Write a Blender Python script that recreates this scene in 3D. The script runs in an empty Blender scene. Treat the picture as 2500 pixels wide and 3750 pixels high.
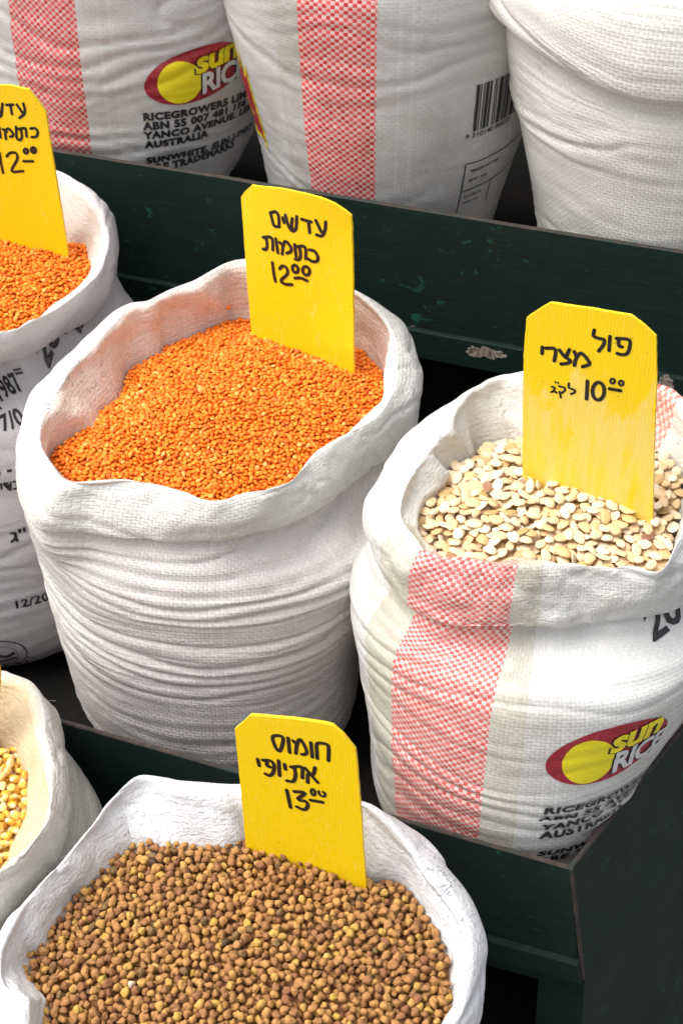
import bpy, bmesh, math, random
import numpy as np
from mathutils import Vector, Matrix
random.seed(7); rng = np.random.default_rng(7)
sc = bpy.context.scene
# ------------------------------------------------------------------ camera
# The photograph's own geometry: pixels of the 2500 x 3750 picture are turned into rays from the place the photographer stood.
F, CX, CY = 5840.0, 1250.0, 1875.0
AX = np.array([22800., 4900., -5840.]); AX /= np.linalg.norm(AX)
DN = np.array([0., 6960., 5840.]); DN -= AX*(DN@AX); DN /= np.linalg.norm(DN)
AZ = -DN; AY = np.cross(AZ, AX)
RW = np.array([AX, AY, AZ])
def ray(px, py): return RW @ np.array([(px-CX)/F, (py-CY)/F, 1.0])
CAM = -ray(840, 1450)*1.75; CAM[2] = 0.42 - ray(840, 1450)[2]*1.75
def atz(px, py, z):
    r = ray(px, py); return CAM + r*((z-CAM[2])/r[2])
def aty(px, py, y):
    r = ray(px, py); return CAM + r*((y-CAM[1])/r[1])
def proj(P):
    c = (np.asarray(P)-CAM) @ RW
    return CX+F*c[..., 0]/c[..., 2], CY+F*c[..., 1]/c[..., 2], c[..., 2]
cam = bpy.data.cameras.new('camera'); camo = bpy.data.objects.new('camera', cam); sc.collection.objects.link(camo)
m = Matrix.Identity(4)
xa, ya, za = RW@np.array([1, 0, 0.]), RW@np.array([0, -1., 0]), RW@np.array([0, 0, -1.])
for i in range(3): m[i][0], m[i][1], m[i][2], m[i][3] = xa[i], ya[i], za[i], CAM[i]
camo.matrix_world = m
cam.sensor_fit = 'VERTICAL'; cam.sensor_height = 36.0; cam.lens = F/3750*36.0
cam.clip_start = .05; cam.clip_end = 200
cam.dof.use_dof = True; cam.dof.focus_distance = 1.62; cam.dof.aperture_fstop = 9.0
sc.camera = camo
# ------------------------------------------------------------------ light
SUN_EL, SUN_AZ = math.radians(60), math.radians(205)      # azimuth measured from +X, counter-clockwise
w = bpy.data.worlds.new('World'); sc.world = w; w.use_nodes = True
nt = w.node_tree; sky = nt.nodes.new('ShaderNodeTexSky'); sky.sky_type = 'NISHITA'; sky.sun_disc = False
sky.sun_elevation = SUN_EL; sky.sun_rotation = math.pi/2 - SUN_AZ
sky.air_density = 1.0; sky.dust_density = 6.0; sky.ozone_density = 1.0
bg = nt.nodes['Background']; hs = nt.nodes.new('ShaderNodeHueSaturation'); hs.inputs['Saturation'].default_value = .30; nt.links.new(sky.outputs[0], hs.inputs['Color']); nt.links.new(hs.outputs[0], bg.inputs[0]); bg.inputs[1].default_value = 0.15
sl = bpy.data.lights.new('sun', 'SUN'); sl.energy = 1.1; sl.angle = math.radians(50); sl.color = (1, .96, .9)
so = bpy.data.objects.new('sun', sl); sc.collection.objects.link(so)
sd = Vector((math.cos(SUN_EL)*math.cos(SUN_AZ), math.cos(SUN_EL)*math.sin(SUN_AZ), math.sin(SUN_EL)))
so.rotation_euler = sd.to_track_quat('Z', 'Y').to_euler()
sc.view_settings.view_transform = 'Standard'; sc.view_settings.look = 'None'; sc.view_settings.gamma = 1
sc.view_settings.exposure = 0.80
sc.cycles.max_bounces = 6; sc.cycles.diffuse_bounces = 4; sc.cycles.glossy_bounces = 2; sc.cycles.transmission_bounces = 3

# ------------------------------------------------------------------ helpers
COL = sc.collection
def link(o, parent=None):
    COL.objects.link(o)
    if parent: o.parent = parent
    return o
def tag(o, label=None, cat=None, group=None, kind=None):
    if label: o['label'] = label
    if cat: o['category'] = cat
    if group: o['group'] = group
    if kind: o['kind'] = kind
    return o
def empty(name, loc=(0, 0, 0)):
    o = bpy.data.objects.new(name, None); o.location = loc; o.empty_display_size = .02; return link(o)
def mesh_np(name, V, Fq, mat=None, parent=None, smooth=True, attrs=None, uv=None):
    V = np.asarray(V, dtype=np.float32); Fq = np.asarray(Fq, dtype=np.int32); k = Fq.shape[1]
    me = bpy.data.meshes.new(name)
    me.vertices.add(len(V)); me.vertices.foreach_set('co', V.ravel())
    me.loops.add(Fq.size); me.loops.foreach_set('vertex_index', Fq.ravel())
    me.polygons.add(len(Fq)); me.polygons.foreach_set('loop_start', np.arange(0, Fq.size, k, dtype=np.int32))
    me.polygons.foreach_set('loop_total', np.full(len(Fq), k, dtype=np.int32))
    me.polygons.foreach_set('use_smooth', np.full(len(Fq), smooth))
    me.update(calc_edges=True)
    if uv is not None:
        l = me.uv_layers.new(name='weave'); l.data.foreach_set('uv', np.asarray(uv, dtype=np.float32)[Fq.ravel()].ravel())
    for an, av in (attrs or {}).items():
        a = me.attributes.new(an, 'FLOAT', 'POINT'); a.data.foreach_set('value', np.asarray(av, dtype=np.float32))
    me.validate()
    if mat: me.materials.append(mat)
    o = bpy.data.objects.new(name, me)
    return link(o, parent)
def mesh_bm(name, bm, mat=None, parent=None, smooth=False):
    me = bpy.data.meshes.new(name); bm.normal_update(); bm.to_mesh(me); bm.free()
    for mm in (mat if isinstance(mat, (list, tuple)) else [mat] if mat else []): me.materials.append(mm)
    for p in me.polygons: p.use_smooth = smooth
    return link(bpy.data.objects.new(name, me), parent)
# ---- smooth lattice noise, periodic in x with whole period px
def vnoise(x, y, seed, px=None):
    r = np.random.default_rng(seed); T = r.random((256, 256)).astype(np.float32)
    xi = np.floor(x).astype(int); yi = np.floor(y).astype(int); fx = x-xi; fy = y-yi
    fx = fx*fx*fx*(fx*(fx*6-15)+10); fy = fy*fy*fy*(fy*(fy*6-15)+10)
    x0, x1 = (xi % px, (xi+1) % px) if px else (xi, xi+1)
    g = lambda a, b: T[a % 256, b % 256]
    return (g(x0, yi)*(1-fx)+g(x1, yi)*fx)*(1-fy)+(g(x0, yi+1)*(1-fx)+g(x1, yi+1)*fx)*fy - .5
def fbm(x, y, seed, px=None, oc=3):
    s = 0; a = 1.
    for k in range(oc):
        s = s + a*vnoise(x*2**k, y*2**k, seed+k, px*2**k if px else None); a *= .5
    return s

# ------------------------------------------------------------------ materials
class NT:
    def __init__(s, name):
        s.m = bpy.data.materials.new(name); s.m.use_nodes = True; s.t = s.m.node_tree; s.b = s.t.nodes['Principled BSDF']
        s.out = s.t.nodes['Material Output']
    def n(s, typ, **kw):
        nd = s.t.nodes.new(typ)
        for k, v in kw.items(): setattr(nd, k, v)
        return nd
    def l(s, a, b): s.t.links.new(a, b)
    def put(s, inp, v):
        if isinstance(v, bpy.types.NodeSocket): s.l(v, inp)
        else: inp.default_value = v
    def math(s, op, a, b=None, c=None, clamp=False):
        nd = s.n('ShaderNodeMath', operation=op); nd.use_clamp = clamp
        s.put(nd.inputs[0], a)
        if b is not None: s.put(nd.inputs[1], b)
        if c is not None: s.put(nd.inputs[2], c)
        return nd.outputs[0]
    def mix(s, f, a, b, bt='MIX'):
        nd = s.n('ShaderNodeMix', data_type='RGBA', blend_type=bt)
        s.put(nd.inputs[0], f)
        for i, v in ((6, a), (7, b)):
            s.put(nd.inputs[i], (*v, 1) if isinstance(v, tuple) and len(v) == 3 else v)
        return nd.outputs[2]
    def noise(s, scale, detail=2, vec=None, rough=.5, dist=0):
        nd = s.n('ShaderNodeTexNoise'); nd.inputs['Scale'].default_value = scale; nd.inputs['Detail'].default_value = detail
        nd.inputs['Roughness'].default_value = rough; nd.inputs['Distortion'].default_value = dist
        if vec is not None: s.l(vec, nd.inputs['Vector'])
        return nd.outputs['Fac']
    def ramp(s, f, pts, interp='LINEAR'):
        nd = s.n('ShaderNodeValToRGB'); r = nd.color_ramp; r.interpolation = interp; s.put(nd.inputs[0], f)
        while len(r.elements) < len(pts): r.elements.new(.5)
        for e, (p, c) in zip(r.elements, pts): e.position = p; e.color = (*c, 1) if len(c) == 3 else c
        return nd.outputs[0]
    def step(s, x, a, b):
        nd = s.n('ShaderNodeMapRange'); nd.clamp = True; s.put(nd.inputs[0], x); nd.inputs[1].default_value = a; nd.inputs[2].default_value = b
        return nd.outputs[0]
    def bump(s, h, strength, dist, normal=None):
        nd = s.n('ShaderNodeBump'); nd.inputs['Strength'].default_value = strength; nd.inputs['Distance'].default_value = dist
        s.l(h, nd.inputs['Height'])
        if normal is not None: s.l(normal, nd.inputs['Normal'])
        return nd.outputs[0]
    def scale(s, vec, xyz):
        nd = s.n('ShaderNodeVectorMath', operation='MULTIPLY'); s.l(vec, nd.inputs[0]); nd.inputs[1].default_value = xyz
        return nd.outputs[0]

def sack_material(name, base, cell=.0043, stripes=(), bands=(), grime=.25, weave=.5, vary=.10, inner_tint=None, gloss=.42, rimcol=None, red=(.62, .045, .04), crumple=.35, pale=(.80, .62, .60)):
    t = NT(name); uvn = t.n('ShaderNodeUVMap', uv_map='weave'); sep = t.n('ShaderNodeSeparateXYZ'); t.l(uvn.outputs[0], sep.inputs[0])
    u, v = sep.outputs[0], sep.outputs[1]; obj = t.n('ShaderNodeTexCoord').outputs['Object']
    cu = t.math('FLOOR', t.math('DIVIDE', u, cell)); cv = t.math('FLOOR', t.math('DIVIDE', v, cell))
    chk = t.math('FLOORED_MODULO', t.math('ADD', cu, cv), 2)
    cvec = t.n('ShaderNodeCombineXYZ'); t.l(cu, cvec.inputs[0]); t.l(cv, cvec.inputs[1])
    wn = t.n('ShaderNodeTexWhiteNoise', noise_dimensions='2D'); t.l(cvec.outputs[0], wn.inputs['Vector'])
    cvu = t.n('ShaderNodeTexWhiteNoise', noise_dimensions='1D'); t.l(cu, cvu.inputs['W'])
    cvv = t.n('ShaderNodeTexWhiteNoise', noise_dimensions='1D'); t.l(cv, cvv.inputs['W'])
    hu = t.math('ABSOLUTE', t.math('SINE', t.math('MULTIPLY', u, math.pi/cell))); hv = t.math('ABSOLUTE', t.math('SINE', t.math('MULTIPLY', v, math.pi/cell)))
    # over-under relief of flat tapes, and thin gaps between them
    over = t.math('ADD', t.math('MULTIPLY', chk, hv), t.math('MULTIPLY', t.math('SUBTRACT', 1, chk), hu))
    gap = t.math('MULTIPLY', t.step(hu, .0, .28), t.step(hv, .0, .28))
    dark = tuple(c*.66 for c in base)
    var = t.math('ADD', t.math('MULTIPLY', wn.outputs[0], .6), t.math('ADD', t.math('MULTIPLY', cvu.outputs[0], .2), t.math('MULTIPLY', cvv.outputs[0], .2)))
    col = t.mix(t.math('MULTIPLY', var, vary*4, clamp=True), base, tuple(c*(1-vary*1.6) for c in base))
    at_ = t.n('ShaderNodeAttribute', attribute_name='rim'); onb = t.math('SUBTRACT', 1, t.math('MULTIPLY', at_.outputs['Fac'], .45))
    col = t.mix(t.math('MULTIPLY', t.math('MULTIPLY', chk, onb), .42*weave), col, tuple(c*.80 for c in base))
    thin = t.math('GREATER_THAN', cvu.outputs[0], .93)          # single bright tapes running up the cloth
    col = t.mix(t.math('MULTIPLY', thin, .35), col, tuple(min(.86, c*1.12) for c in base))
    col = t.mix(t.math('MULTIPLY', t.math('MULTIPLY', t.math('SUBTRACT', 1, gap), onb), .50*weave, clamp=True), col, dark)
    for (u0, u1, c, cc) in bands:                     # bands of a coarser, yellower weave beside a stripe
        m_ = t.math('MULTIPLY', t.math('GREATER_THAN', u, u0), t.math('LESS_THAN', u, u1))
        yb = t.mix(t.math('MULTIPLY', wn.outputs[0], .8), c, tuple(x*.82 for x in c))
        col = t.mix(t.math('MULTIPLY', m_, cc), col, yb)
    for (u0, u1) in stripes:
        edge = t.math('MULTIPLY', t.noise(900, 1, obj), .0012)
        ue = t.math('ADD', u, edge)
        m_ = t.math('MULTIPLY', t.math('GREATER_THAN', ue, u0), t.math('LESS_THAN', ue, u1))
        rr = t.mix(t.math('MULTIPLY', wn.outputs[0], .55), red, tuple(min(1, x*1.5+.16) for x in red))
        pw = t.mix(t.math('MULTIPLY', wn.outputs[0], .9), pale, tuple(min(1, x*a) for x, a in zip(pale, (.98, .72, .70))))
        col = t.mix(m_, col, t.mix(chk, pw, rr))
    if rimcol: col = t.mix(at_.outputs['Fac'], col, t.mix(1.0, col, tuple(r_/b_ for r_, b_ in zip(rimcol, base)), 'MULTIPLY'))
    # grime, rubbed dirt and small rust-coloured stains
    g = t.noise(9, 5, obj, .65); g2 = t.noise(60, 3, obj, .6)
    gf = t.math('MULTIPLY', t.step(g, .46, .75), grime, clamp=True)
    col = t.mix(gf, col, (.50, .46, .38), 'MULTIPLY')
    st = t.math('MULTIPLY', t.step(t.noise(38, 3, obj, .7, .6), .70, .76), .55*min(1, grime*3))
    col = t.mix(st, col, (.45, .33, .17))
    if inner_tint:  # inner tint paints in light bounced off the filling; maize lining partly golden weave
        at = t.n('ShaderNodeAttribute', attribute_name='inside'); col = t.mix(t.math('MULTIPLY', at.outputs['Fac'], inner_tint[1]), col, inner_tint[0])
    t.l(col, t.b.inputs['Base Color'])
    t.b.inputs['Roughness'].default_value = gloss; t.b.inputs['Specular IOR Level'].default_value = .35
    fine = t.noise(330, 4, obj, .62); mid = t.noise(75, 4, t.scale(obj, (1, 1, 1.8)), .55, .8)
    rg_ = t.math('ABSOLUTE', t.math('SUBTRACT', t.noise(48, 3, t.scale(obj, (1, 1, 1.5)), .5, 1.2), .5))
    cr_ = t.math('ADD', .22, t.math('MULTIPLY', at_.outputs['Fac'], .78))
    nb = t.bump(t.math('MULTIPLY', t.step(rg_, 0, .10), cr_), crumple*.6, .0022)
    nb = t.bump(t.math('MULTIPLY', mid, cr_), crumple*1.1, .004, nb)
    nb = t.bump(fine, .30, .0009, nb)
    wv = t.math('MULTIPLY', over, t.math('SUBTRACT', 1, t.math('MULTIPLY', at_.outputs['Fac'], .10)))
    nb = t.bump(t.math('MULTIPLY', wv, gap), weave*.55, .0009, nb)
    t.l(nb, t.b.inputs['Normal'])
    # thin plastic cloth lets some light through
    tr = t.n('ShaderNodeBsdfTranslucent'); t.l(col, tr.inputs[0]); t.l(nb, tr.inputs['Normal'])
    ms = t.n('ShaderNodeMixShader'); ms.inputs[0].default_value = .16; t.l(t.b.outputs[0], ms.inputs[1]); t.l(tr.outputs[0], ms.inputs[2]); t.l(ms.outputs[0], t.out.inputs[0])
    return t.m
def ink_material(name, col, rough=.5, wear=.25, cell=.0043):
    t = NT(name); obj = t.n('ShaderNodeTexCoord').outputs['Object']
    c = t.mix(t.math('MULTIPLY', t.step(t.noise(420, 3, obj, .7), .5, .72), wear), col, tuple(min(1, x*1.0+.35) for x in col))
    c = t.mix(t.math('MULTIPLY', t.noise(40, 3, obj), .35), c, tuple(x*.75 for x in col))
    t.l(c, t.b.inputs['Base Color']); t.b.inputs['Roughness'].default_value = rough
    t.l(t.bump(t.noise(300, 3, obj), .4, .0008), t.b.inputs['Normal'])
    return t.m
def paint_green(name):
    t = NT(name); obj = t.n('ShaderNodeTexCoord').outputs['Object']
    st = t.scale(obj, (1.2, 1.2, 6))
    c = t.mix(t.noise(14, 5, st, .6), (.0025, .011, .0095), (.0055, .019, .015)); t.b.inputs['Specular IOR Level'].default_value = .22
    chips = t.math('MULTIPLY', t.step(t.noise(32, 4, t.scale(obj, (1, 1, 1.4)), .72, .4), .635, .655), t.step(t.noise(6, 2, obj), .5, .56))
    c = t.mix(t.math('MULTIPLY', chips, .8), c, (.012, .10, .055))
    sp = t.step(t.noise(120, 3, obj, .6), .72, .76)
    c = t.mix(t.math('MULTIPLY', sp, .5), c, (.10, .075, .05))
    dust = t.step(t.noise(5, 4, obj, .6), .45, .8)
    c = t.mix(t.math('MULTIPLY', dust, .07), c, (.10, .10, .085))
    t.l(c, t.b.inputs['Base Color'])
    scr = t.step(t.math('ABSOLUTE', t.math('SUBTRACT', t.noise(9, 6, t.scale(obj, (.6, .6, 9)), .75, .2), .5)), 0., .012)
    c = t.mix(t.math('MULTIPLY', t.math('SUBTRACT', 1, scr), .35), c, (.02, .045, .035))
    c = t.mix(t.math('MULTIPLY', t.step(t.noise(3.5, 4, obj, .7), .52, .72), .5), c, (.012, .014, .010))
    t.l(c, t.b.inputs['Base Color'])
    t.l(t.math('ADD', .50, t.math('MULTIPLY', t.noise(20, 3, obj), .25)), t.b.inputs['Roughness'])
    nb = t.bump(t.noise(60, 4, t.scale(obj, (.5, .5, 5)), .6), .25, .002)
    t.l(t.bump(chips, -.4, .001, nb), t.b.inputs['Normal'])
    return t.m
def worn_edge(name):
    t = NT(name); obj = t.n('ShaderNodeTexCoord').outputs['Object']
    c = t.ramp(t.noise(70, 4, obj, .7), [(.35, (.012, .03, .022)), (.5, (.03, .02, .016)), (.66, (.055, .036, .03)), (.75, (.03, .022, .02))])
    t.l(c, t.b.inputs['Base Color']); t.b.inputs['Roughness'].default_value = .7
    t.l(t.bump(t.noise(160, 4, obj, .7), .7, .002), t.b.inputs['Normal']); return t.m
def card_material(name, wet=None):
    t = NT(name); uvn = t.n('ShaderNodeUVMap', uv_map='weave'); sep = t.n('ShaderNodeSeparateXYZ'); t.l(uvn.outputs[0], sep.inputs[0])
    obj = t.n('ShaderNodeTexCoord').outputs['Object']
    fl = t.math('SINE', t.math('MULTIPLY', sep.outputs[0], 2*math.pi/.0034))
    y = (.86, .60, .002)
    c = t.mix(t.math('MULTIPLY', t.noise(20, 4, t.scale(uvn.outputs[0], (1, .25, 1)), .6), .5), y, (.80, .53, .004))
    c = t.mix(t.math('MULTIPLY', t.math('ADD', t.math('MULTIPLY', fl, .5), .5), .05), c, (.70, .46, .004))
    sp = t.step(t.noise(150, 2, obj, .5), .72, .75)
    c = t.mix(t.math('MULTIPLY', sp, .55), c, (.30, .17, .02))
    sm = t.math('MULTIPLY', t.step(t.noise(11, 5, obj, .7, 1.), .5, .75), .22); c = t.mix(sm, c, (.62, .42, .05))
    sc2 = t.step(t.math('ABSOLUTE', t.math('SUBTRACT', t.noise(30, 3, t.scale(obj, (1, 1, .25)), .6, .6), .5)), 0, .008)
    c = t.mix(t.math('MULTIPLY', t.math('SUBTRACT', 1, sc2), .18), c, (.92, .76, .25))
    if wet:
        n1 = t.noise(16, 5, t.scale(uvn.outputs[0], (1.6, .55, 1)), .6, .5)
        pos = t.math('ADD', sep.outputs[1], t.math('MULTIPLY', t.math('SUBTRACT', n1, .5), .30))
        f = t.math('SUBTRACT', 1, t.step(pos, wet-.012, wet+.002))
        f = t.math('MULTIPLY', f, t.step(t.noise(24, 5, t.scale(uvn.outputs[0], (2.4, .35, 1)), .65), .36, .55))
        c = t.mix(t.math('MULTIPLY', f, .62), c, (.80, .62, .20))
    t.l(c, t.b.inputs['Base Color']); t.b.inputs['Roughness'].default_value = .38
    t.l(t.bump(fl, .09, .0005), t.b.inputs['Normal'])
    return t.m
def grain_material(name, ramp, rough=.5, bumpscale=300, bump=.3, tip=None, translucent=0, spot=None):
    t = NT(name); a = t.n('ShaderNodeAttribute', attribute_name='tone'); obj = t.n('ShaderNodeTexCoord').outputs['Object']
    c = t.ramp(a.outputs['Fac'], ramp)
    c = t.mix(t.math('MULTIPLY', t.noise(bumpscale*.8, 3, obj), .45), c, tuple(x*.62 for x in ramp[len(ramp)//2][1]), 'MIX')
    if spot:
        a2 = t.n('ShaderNodeAttribute', attribute_name='tip'); c = t.mix(t.math('MULTIPLY', a2.outputs['Fac'], spot[1]), c, spot[0])
    t.l(c, t.b.inputs['Base Color']); t.b.inputs['Roughness'].default_value = rough; t.b.inputs['Specular IOR Level'].default_value = .4
    if translucent: t.b.inputs['Subsurface Weight'].default_value = 0
    t.l(t.bump(t.noise(bumpscale, 3, obj, .6), bump, .0012), t.b.inputs['Normal'])
    return t.m

M_ink = ink_material('black_ink', (.012, .012, .014), wear=.12)
M_faint = ink_material('worn_black_ink', (.03, .03, .035), wear=.75)
M_red = ink_material('red_ink', (.30, .008, .022), rough=.4, wear=.22)
M_yel = ink_material('yellow_ink', (.80, .68, .01), rough=.4, wear=.05)
M_wht = ink_material('silver_ink', (.62, .62, .63), rough=.4, wear=.05)
M_marker = NT('marker_ink').m; _b = M_marker.node_tree.nodes['Principled BSDF']; _b.inputs['Base Color'].default_value = (.012, .010, .012, 1); _b.inputs['Roughness'].default_value = .35
M_green = paint_green('dark_green_paint'); M_worn = worn_edge('worn_brown_edge')

# ------------------------------------------------------------------ sacks
def cubic_periodic(th, val, q):
    o = np.argsort(th); th = th[o]; val = val[o]
    T = np.concatenate([th[-3:]-2*np.pi, th, th[:3]+2*np.pi]); V = np.concatenate([val[-3:], val, val[:3]])
    d = np.diff(V)/np.maximum(np.diff(T), 1e-4); mm = np.zeros_like(V)
    s = d[:-1]*d[1:]; mm[1:-1] = np.where(s > 0, 2*s/np.where(np.abs(d[:-1]+d[1:]) < 1e-9, 1, d[:-1]+d[1:]), 0)*1.0
    i = np.clip(np.searchsorted(T, q)-1, 0, len(T)-2); h = np.maximum(T[i+1]-T[i], 1e-4); x = (q-T[i])/h
    return (2*x**3-3*x**2+1)*V[i]+(x**3-2*x**2+x)*h*mm[i]+(-2*x**3+3*x**2)*V[i+1]+(x**3-x**2)*h*mm[i+1]
def smooth_per(a, k):
    if k < 1: return a
    ker = np.hanning(2*k+3)[1:-1]; ker /= ker.sum()
    return np.convolve(np.concatenate([a[-k:], a, a[:k]]), ker, 'valid')
class Sack:
    def __init__(s, cx, cy, z0, nth=400, ns=230):
        s.c = np.array([cx, cy]); s.z0 = z0; s.nth = nth; s.ns = ns; s.th = np.linspace(-np.pi, np.pi, nth, endpoint=False)
        va = math.atan2(CAM[1]-cy, CAM[0]-cx); s.front = va; s.rings = []
        s.bd = -np.array([math.cos(va), math.sin(va)])
    def polar(s, p): d = p[:2]-s.c; return math.atan2(d[1], d[0]), math.hypot(*d)
    def zt(s, p, zc, tilt): return zc + tilt*float((p[:2]-s.c)@s.bd)
    def traced(s, pts, zc, tilt, base=None, dr=0., smooth=2, gap=32, extra=()):
        th = []; r = []
        for p_ in pts:
            z = zc+(p_[2] if len(p_) > 2 else 0)
            for _ in range(12):
                P = atz(p_[0], p_[1], z); z = s.zt(P, zc, tilt)+(p_[2] if len(p_) > 2 else 0)
            a, b = s.polar(P); th.append(a); r.append(b)
        for (rel, rr) in extra:                        # (degrees counter-clockwise from the side facing the camera, radius)
            a = s.front+math.radians(rel); th.append(math.atan2(math.sin(a), math.cos(a))); r.append(rr)
        th = np.array(th); r = np.array(r)
        if base is not None:                           # parts of the ring nobody sees follow the ring they belong to
            o = np.argsort(th); t2 = th[o]; add = []
            for a, b in zip(t2, np.append(t2[1:], t2[0]+2*np.pi)):
                n = int((b-a)/math.radians(gap))
                for k in range(1, n+1):
                    add.append(a+(b-a)*k/(n+1))
            if add:
                add = (np.array(add)+np.pi) % (2*np.pi)-np.pi
                rb = np.interp(add, s.th, base[0], period=2*np.pi)+dr
                th = np.append(th, add); r = np.append(r, rb)
        R = smooth_per(cubic_periodic(th, r, s.th), smooth)
        xy = np.stack([np.cos(s.th), np.sin(s.th)], 1)*R[:, None]
        Z = zc + tilt*(xy@s.bd)
        return [R, Z]
    def body(s, z, f, r, b, l):
        a = s.th-s.front; c, sn = np.cos(a), np.sin(a)
        R = np.where(c > 0, f, b)*c*c + np.where(sn > 0, r, l)*sn*sn
        return [smooth_per(R, 12), np.full(s.nth, z)]
    def build(s, rings, ks, wr):
        # rings: list of (R, Z); ks: rows given to each span
        P = []
        for R, Z in rings: P.append(np.stack([s.c[0]+np.cos(s.th)*R, s.c[1]+np.sin(s.th)*R, Z], 1))
        P = np.array(P); n = len(P); rows = []; tag_ = []
        ext = np.concatenate([[2*P[0]-P[1]], P, [2*P[-1]-P[-2]]])
        for i in range(n-1):
            p0, p1, p2, p3 = ext[i], ext[i+1], ext[i+2], ext[i+3]; k = ks[i]
            a = np.maximum(np.linalg.norm(p1-p0, axis=1), 1e-4)**.5; b = np.maximum(np.linalg.norm(p2-p1, axis=1), 1e-4)**.5; c = np.maximum(np.linalg.norm(p3-p2, axis=1), 1e-4)**.5
            a, b, c = (q[:, None] for q in (a, b, c))
            m1 = (p2-p1 + b*((p1-p0)/a-(p2-p0)/(a+b))); m2 = (p2-p1 + b*((p3-p2)/c-(p3-p1)/(b+c)))
            for j in range(k+(1 if i == n-2 else 0)):
                x = j/k
                rows.append((2*x**3-3*x**2+1)*p1+(x**3-2*x**2+x)*m1+(-2*x**3+3*x**2)*p2+(x**3-x**2)*m2); tag_.append(i+x)
        G = np.array(rows); tg = np.array(tag_)
        seg = np.linalg.norm(np.diff(G, axis=0), axis=2).mean(1); v = np.concatenate([[0], np.cumsum(seg)])
        s.Rref = float(np.mean(rings[3][0])); s.v = v; s.tg = tg
        U = np.broadcast_to((s.th+np.pi)[None, :]*s.Rref, G.shape[:2]); VV = np.broadcast_to(v[:, None], G.shape[:2])
        def normals(G):
            du = np.roll(G, -1, 1)-np.roll(G, 1, 1); dv = np.gradient(G, axis=0); N = np.cross(du, dv); return N/np.maximum(np.linalg.norm(N, axis=2, keepdims=True), 1e-9)
        N = normals(G); TG = np.broadcast_to(tg[:, None], G.shape[:2])
        G = G+N*wr(s, U, VV, TG)[..., None]; s.G = G; s.N = normals(G); return G
    def mesh(s, name, mat, parent, seam=True):
        nr, nc = s.G.shape[:2]
        # one extra column so that the weave does not tear at the seam
        G = np.concatenate([s.G, s.G[:, :1]], 1); U = np.append(s.th+np.pi, 2*np.pi)*s.Rref
        uv = np.stack(np.broadcast_arrays(U[None, :], s.v[:, None]), -1).reshape(-1, 2)
        i, j = np.meshgrid(np.arange(nr-1), np.arange(nc), indexing='ij'); a = i*(nc+1)+j
        Fq = np.stack([a, a+1, a+nc+2, a+nc+1], -1).reshape(-1, 4)
        ins = np.broadcast_to(np.clip((s.tg-s.k_crest)/.6, 0, 1)[:, None], (nr, nc+1)).ravel()
        rim = np.broadcast_to(np.clip((s.tg-s.k_crest+3)/.8, 0, 1)[:, None], (nr, nc+1)).ravel()
        return mesh_np(name, G.reshape(-1, 3), Fq, mat, parent, True, {'inside': ins, 'rim': rim}, uv)
    def find(s, px, py):
        x, y, d = proj(s.G); vis = ((CAM-s.G)*s.N).sum(2) > 0
        e = (x-px)**2+(y-py)**2; e = np.where(vis, e, 1e12); mask = e < max(e.min()*4, 20.**2)
        dd = np.where(mask, d, 1e9); dm = dd.min(); e = np.where(dd < dm+.03, e, 1e12)
        i, j = np.unravel_index(np.argmin(e), e.shape); return float((s.th[j]+np.pi)*s.Rref), float(s.v[i])
    def at(s, u, v, off):
        fj = (u/s.Rref)/(2*np.pi)*s.nth; fi = np.interp(v, s.v, np.arange(len(s.v)))
        j0 = np.floor(fj).astype(int); a = fj-j0; i0 = np.clip(np.floor(fi).astype(int), 0, len(s.v)-2); b = fi-i0; j0 %= s.nth; j1 = (j0+1) % s.nth
        def L(A): return (A[i0, j0].T*(1-a)*(1-b)+A[i0, j1].T*a*(1-b)+A[i0+1, j0].T*(1-a)*b+A[i0+1, j1].T*a*b).T
        return L(s.G)+L(s.N)*off
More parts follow.
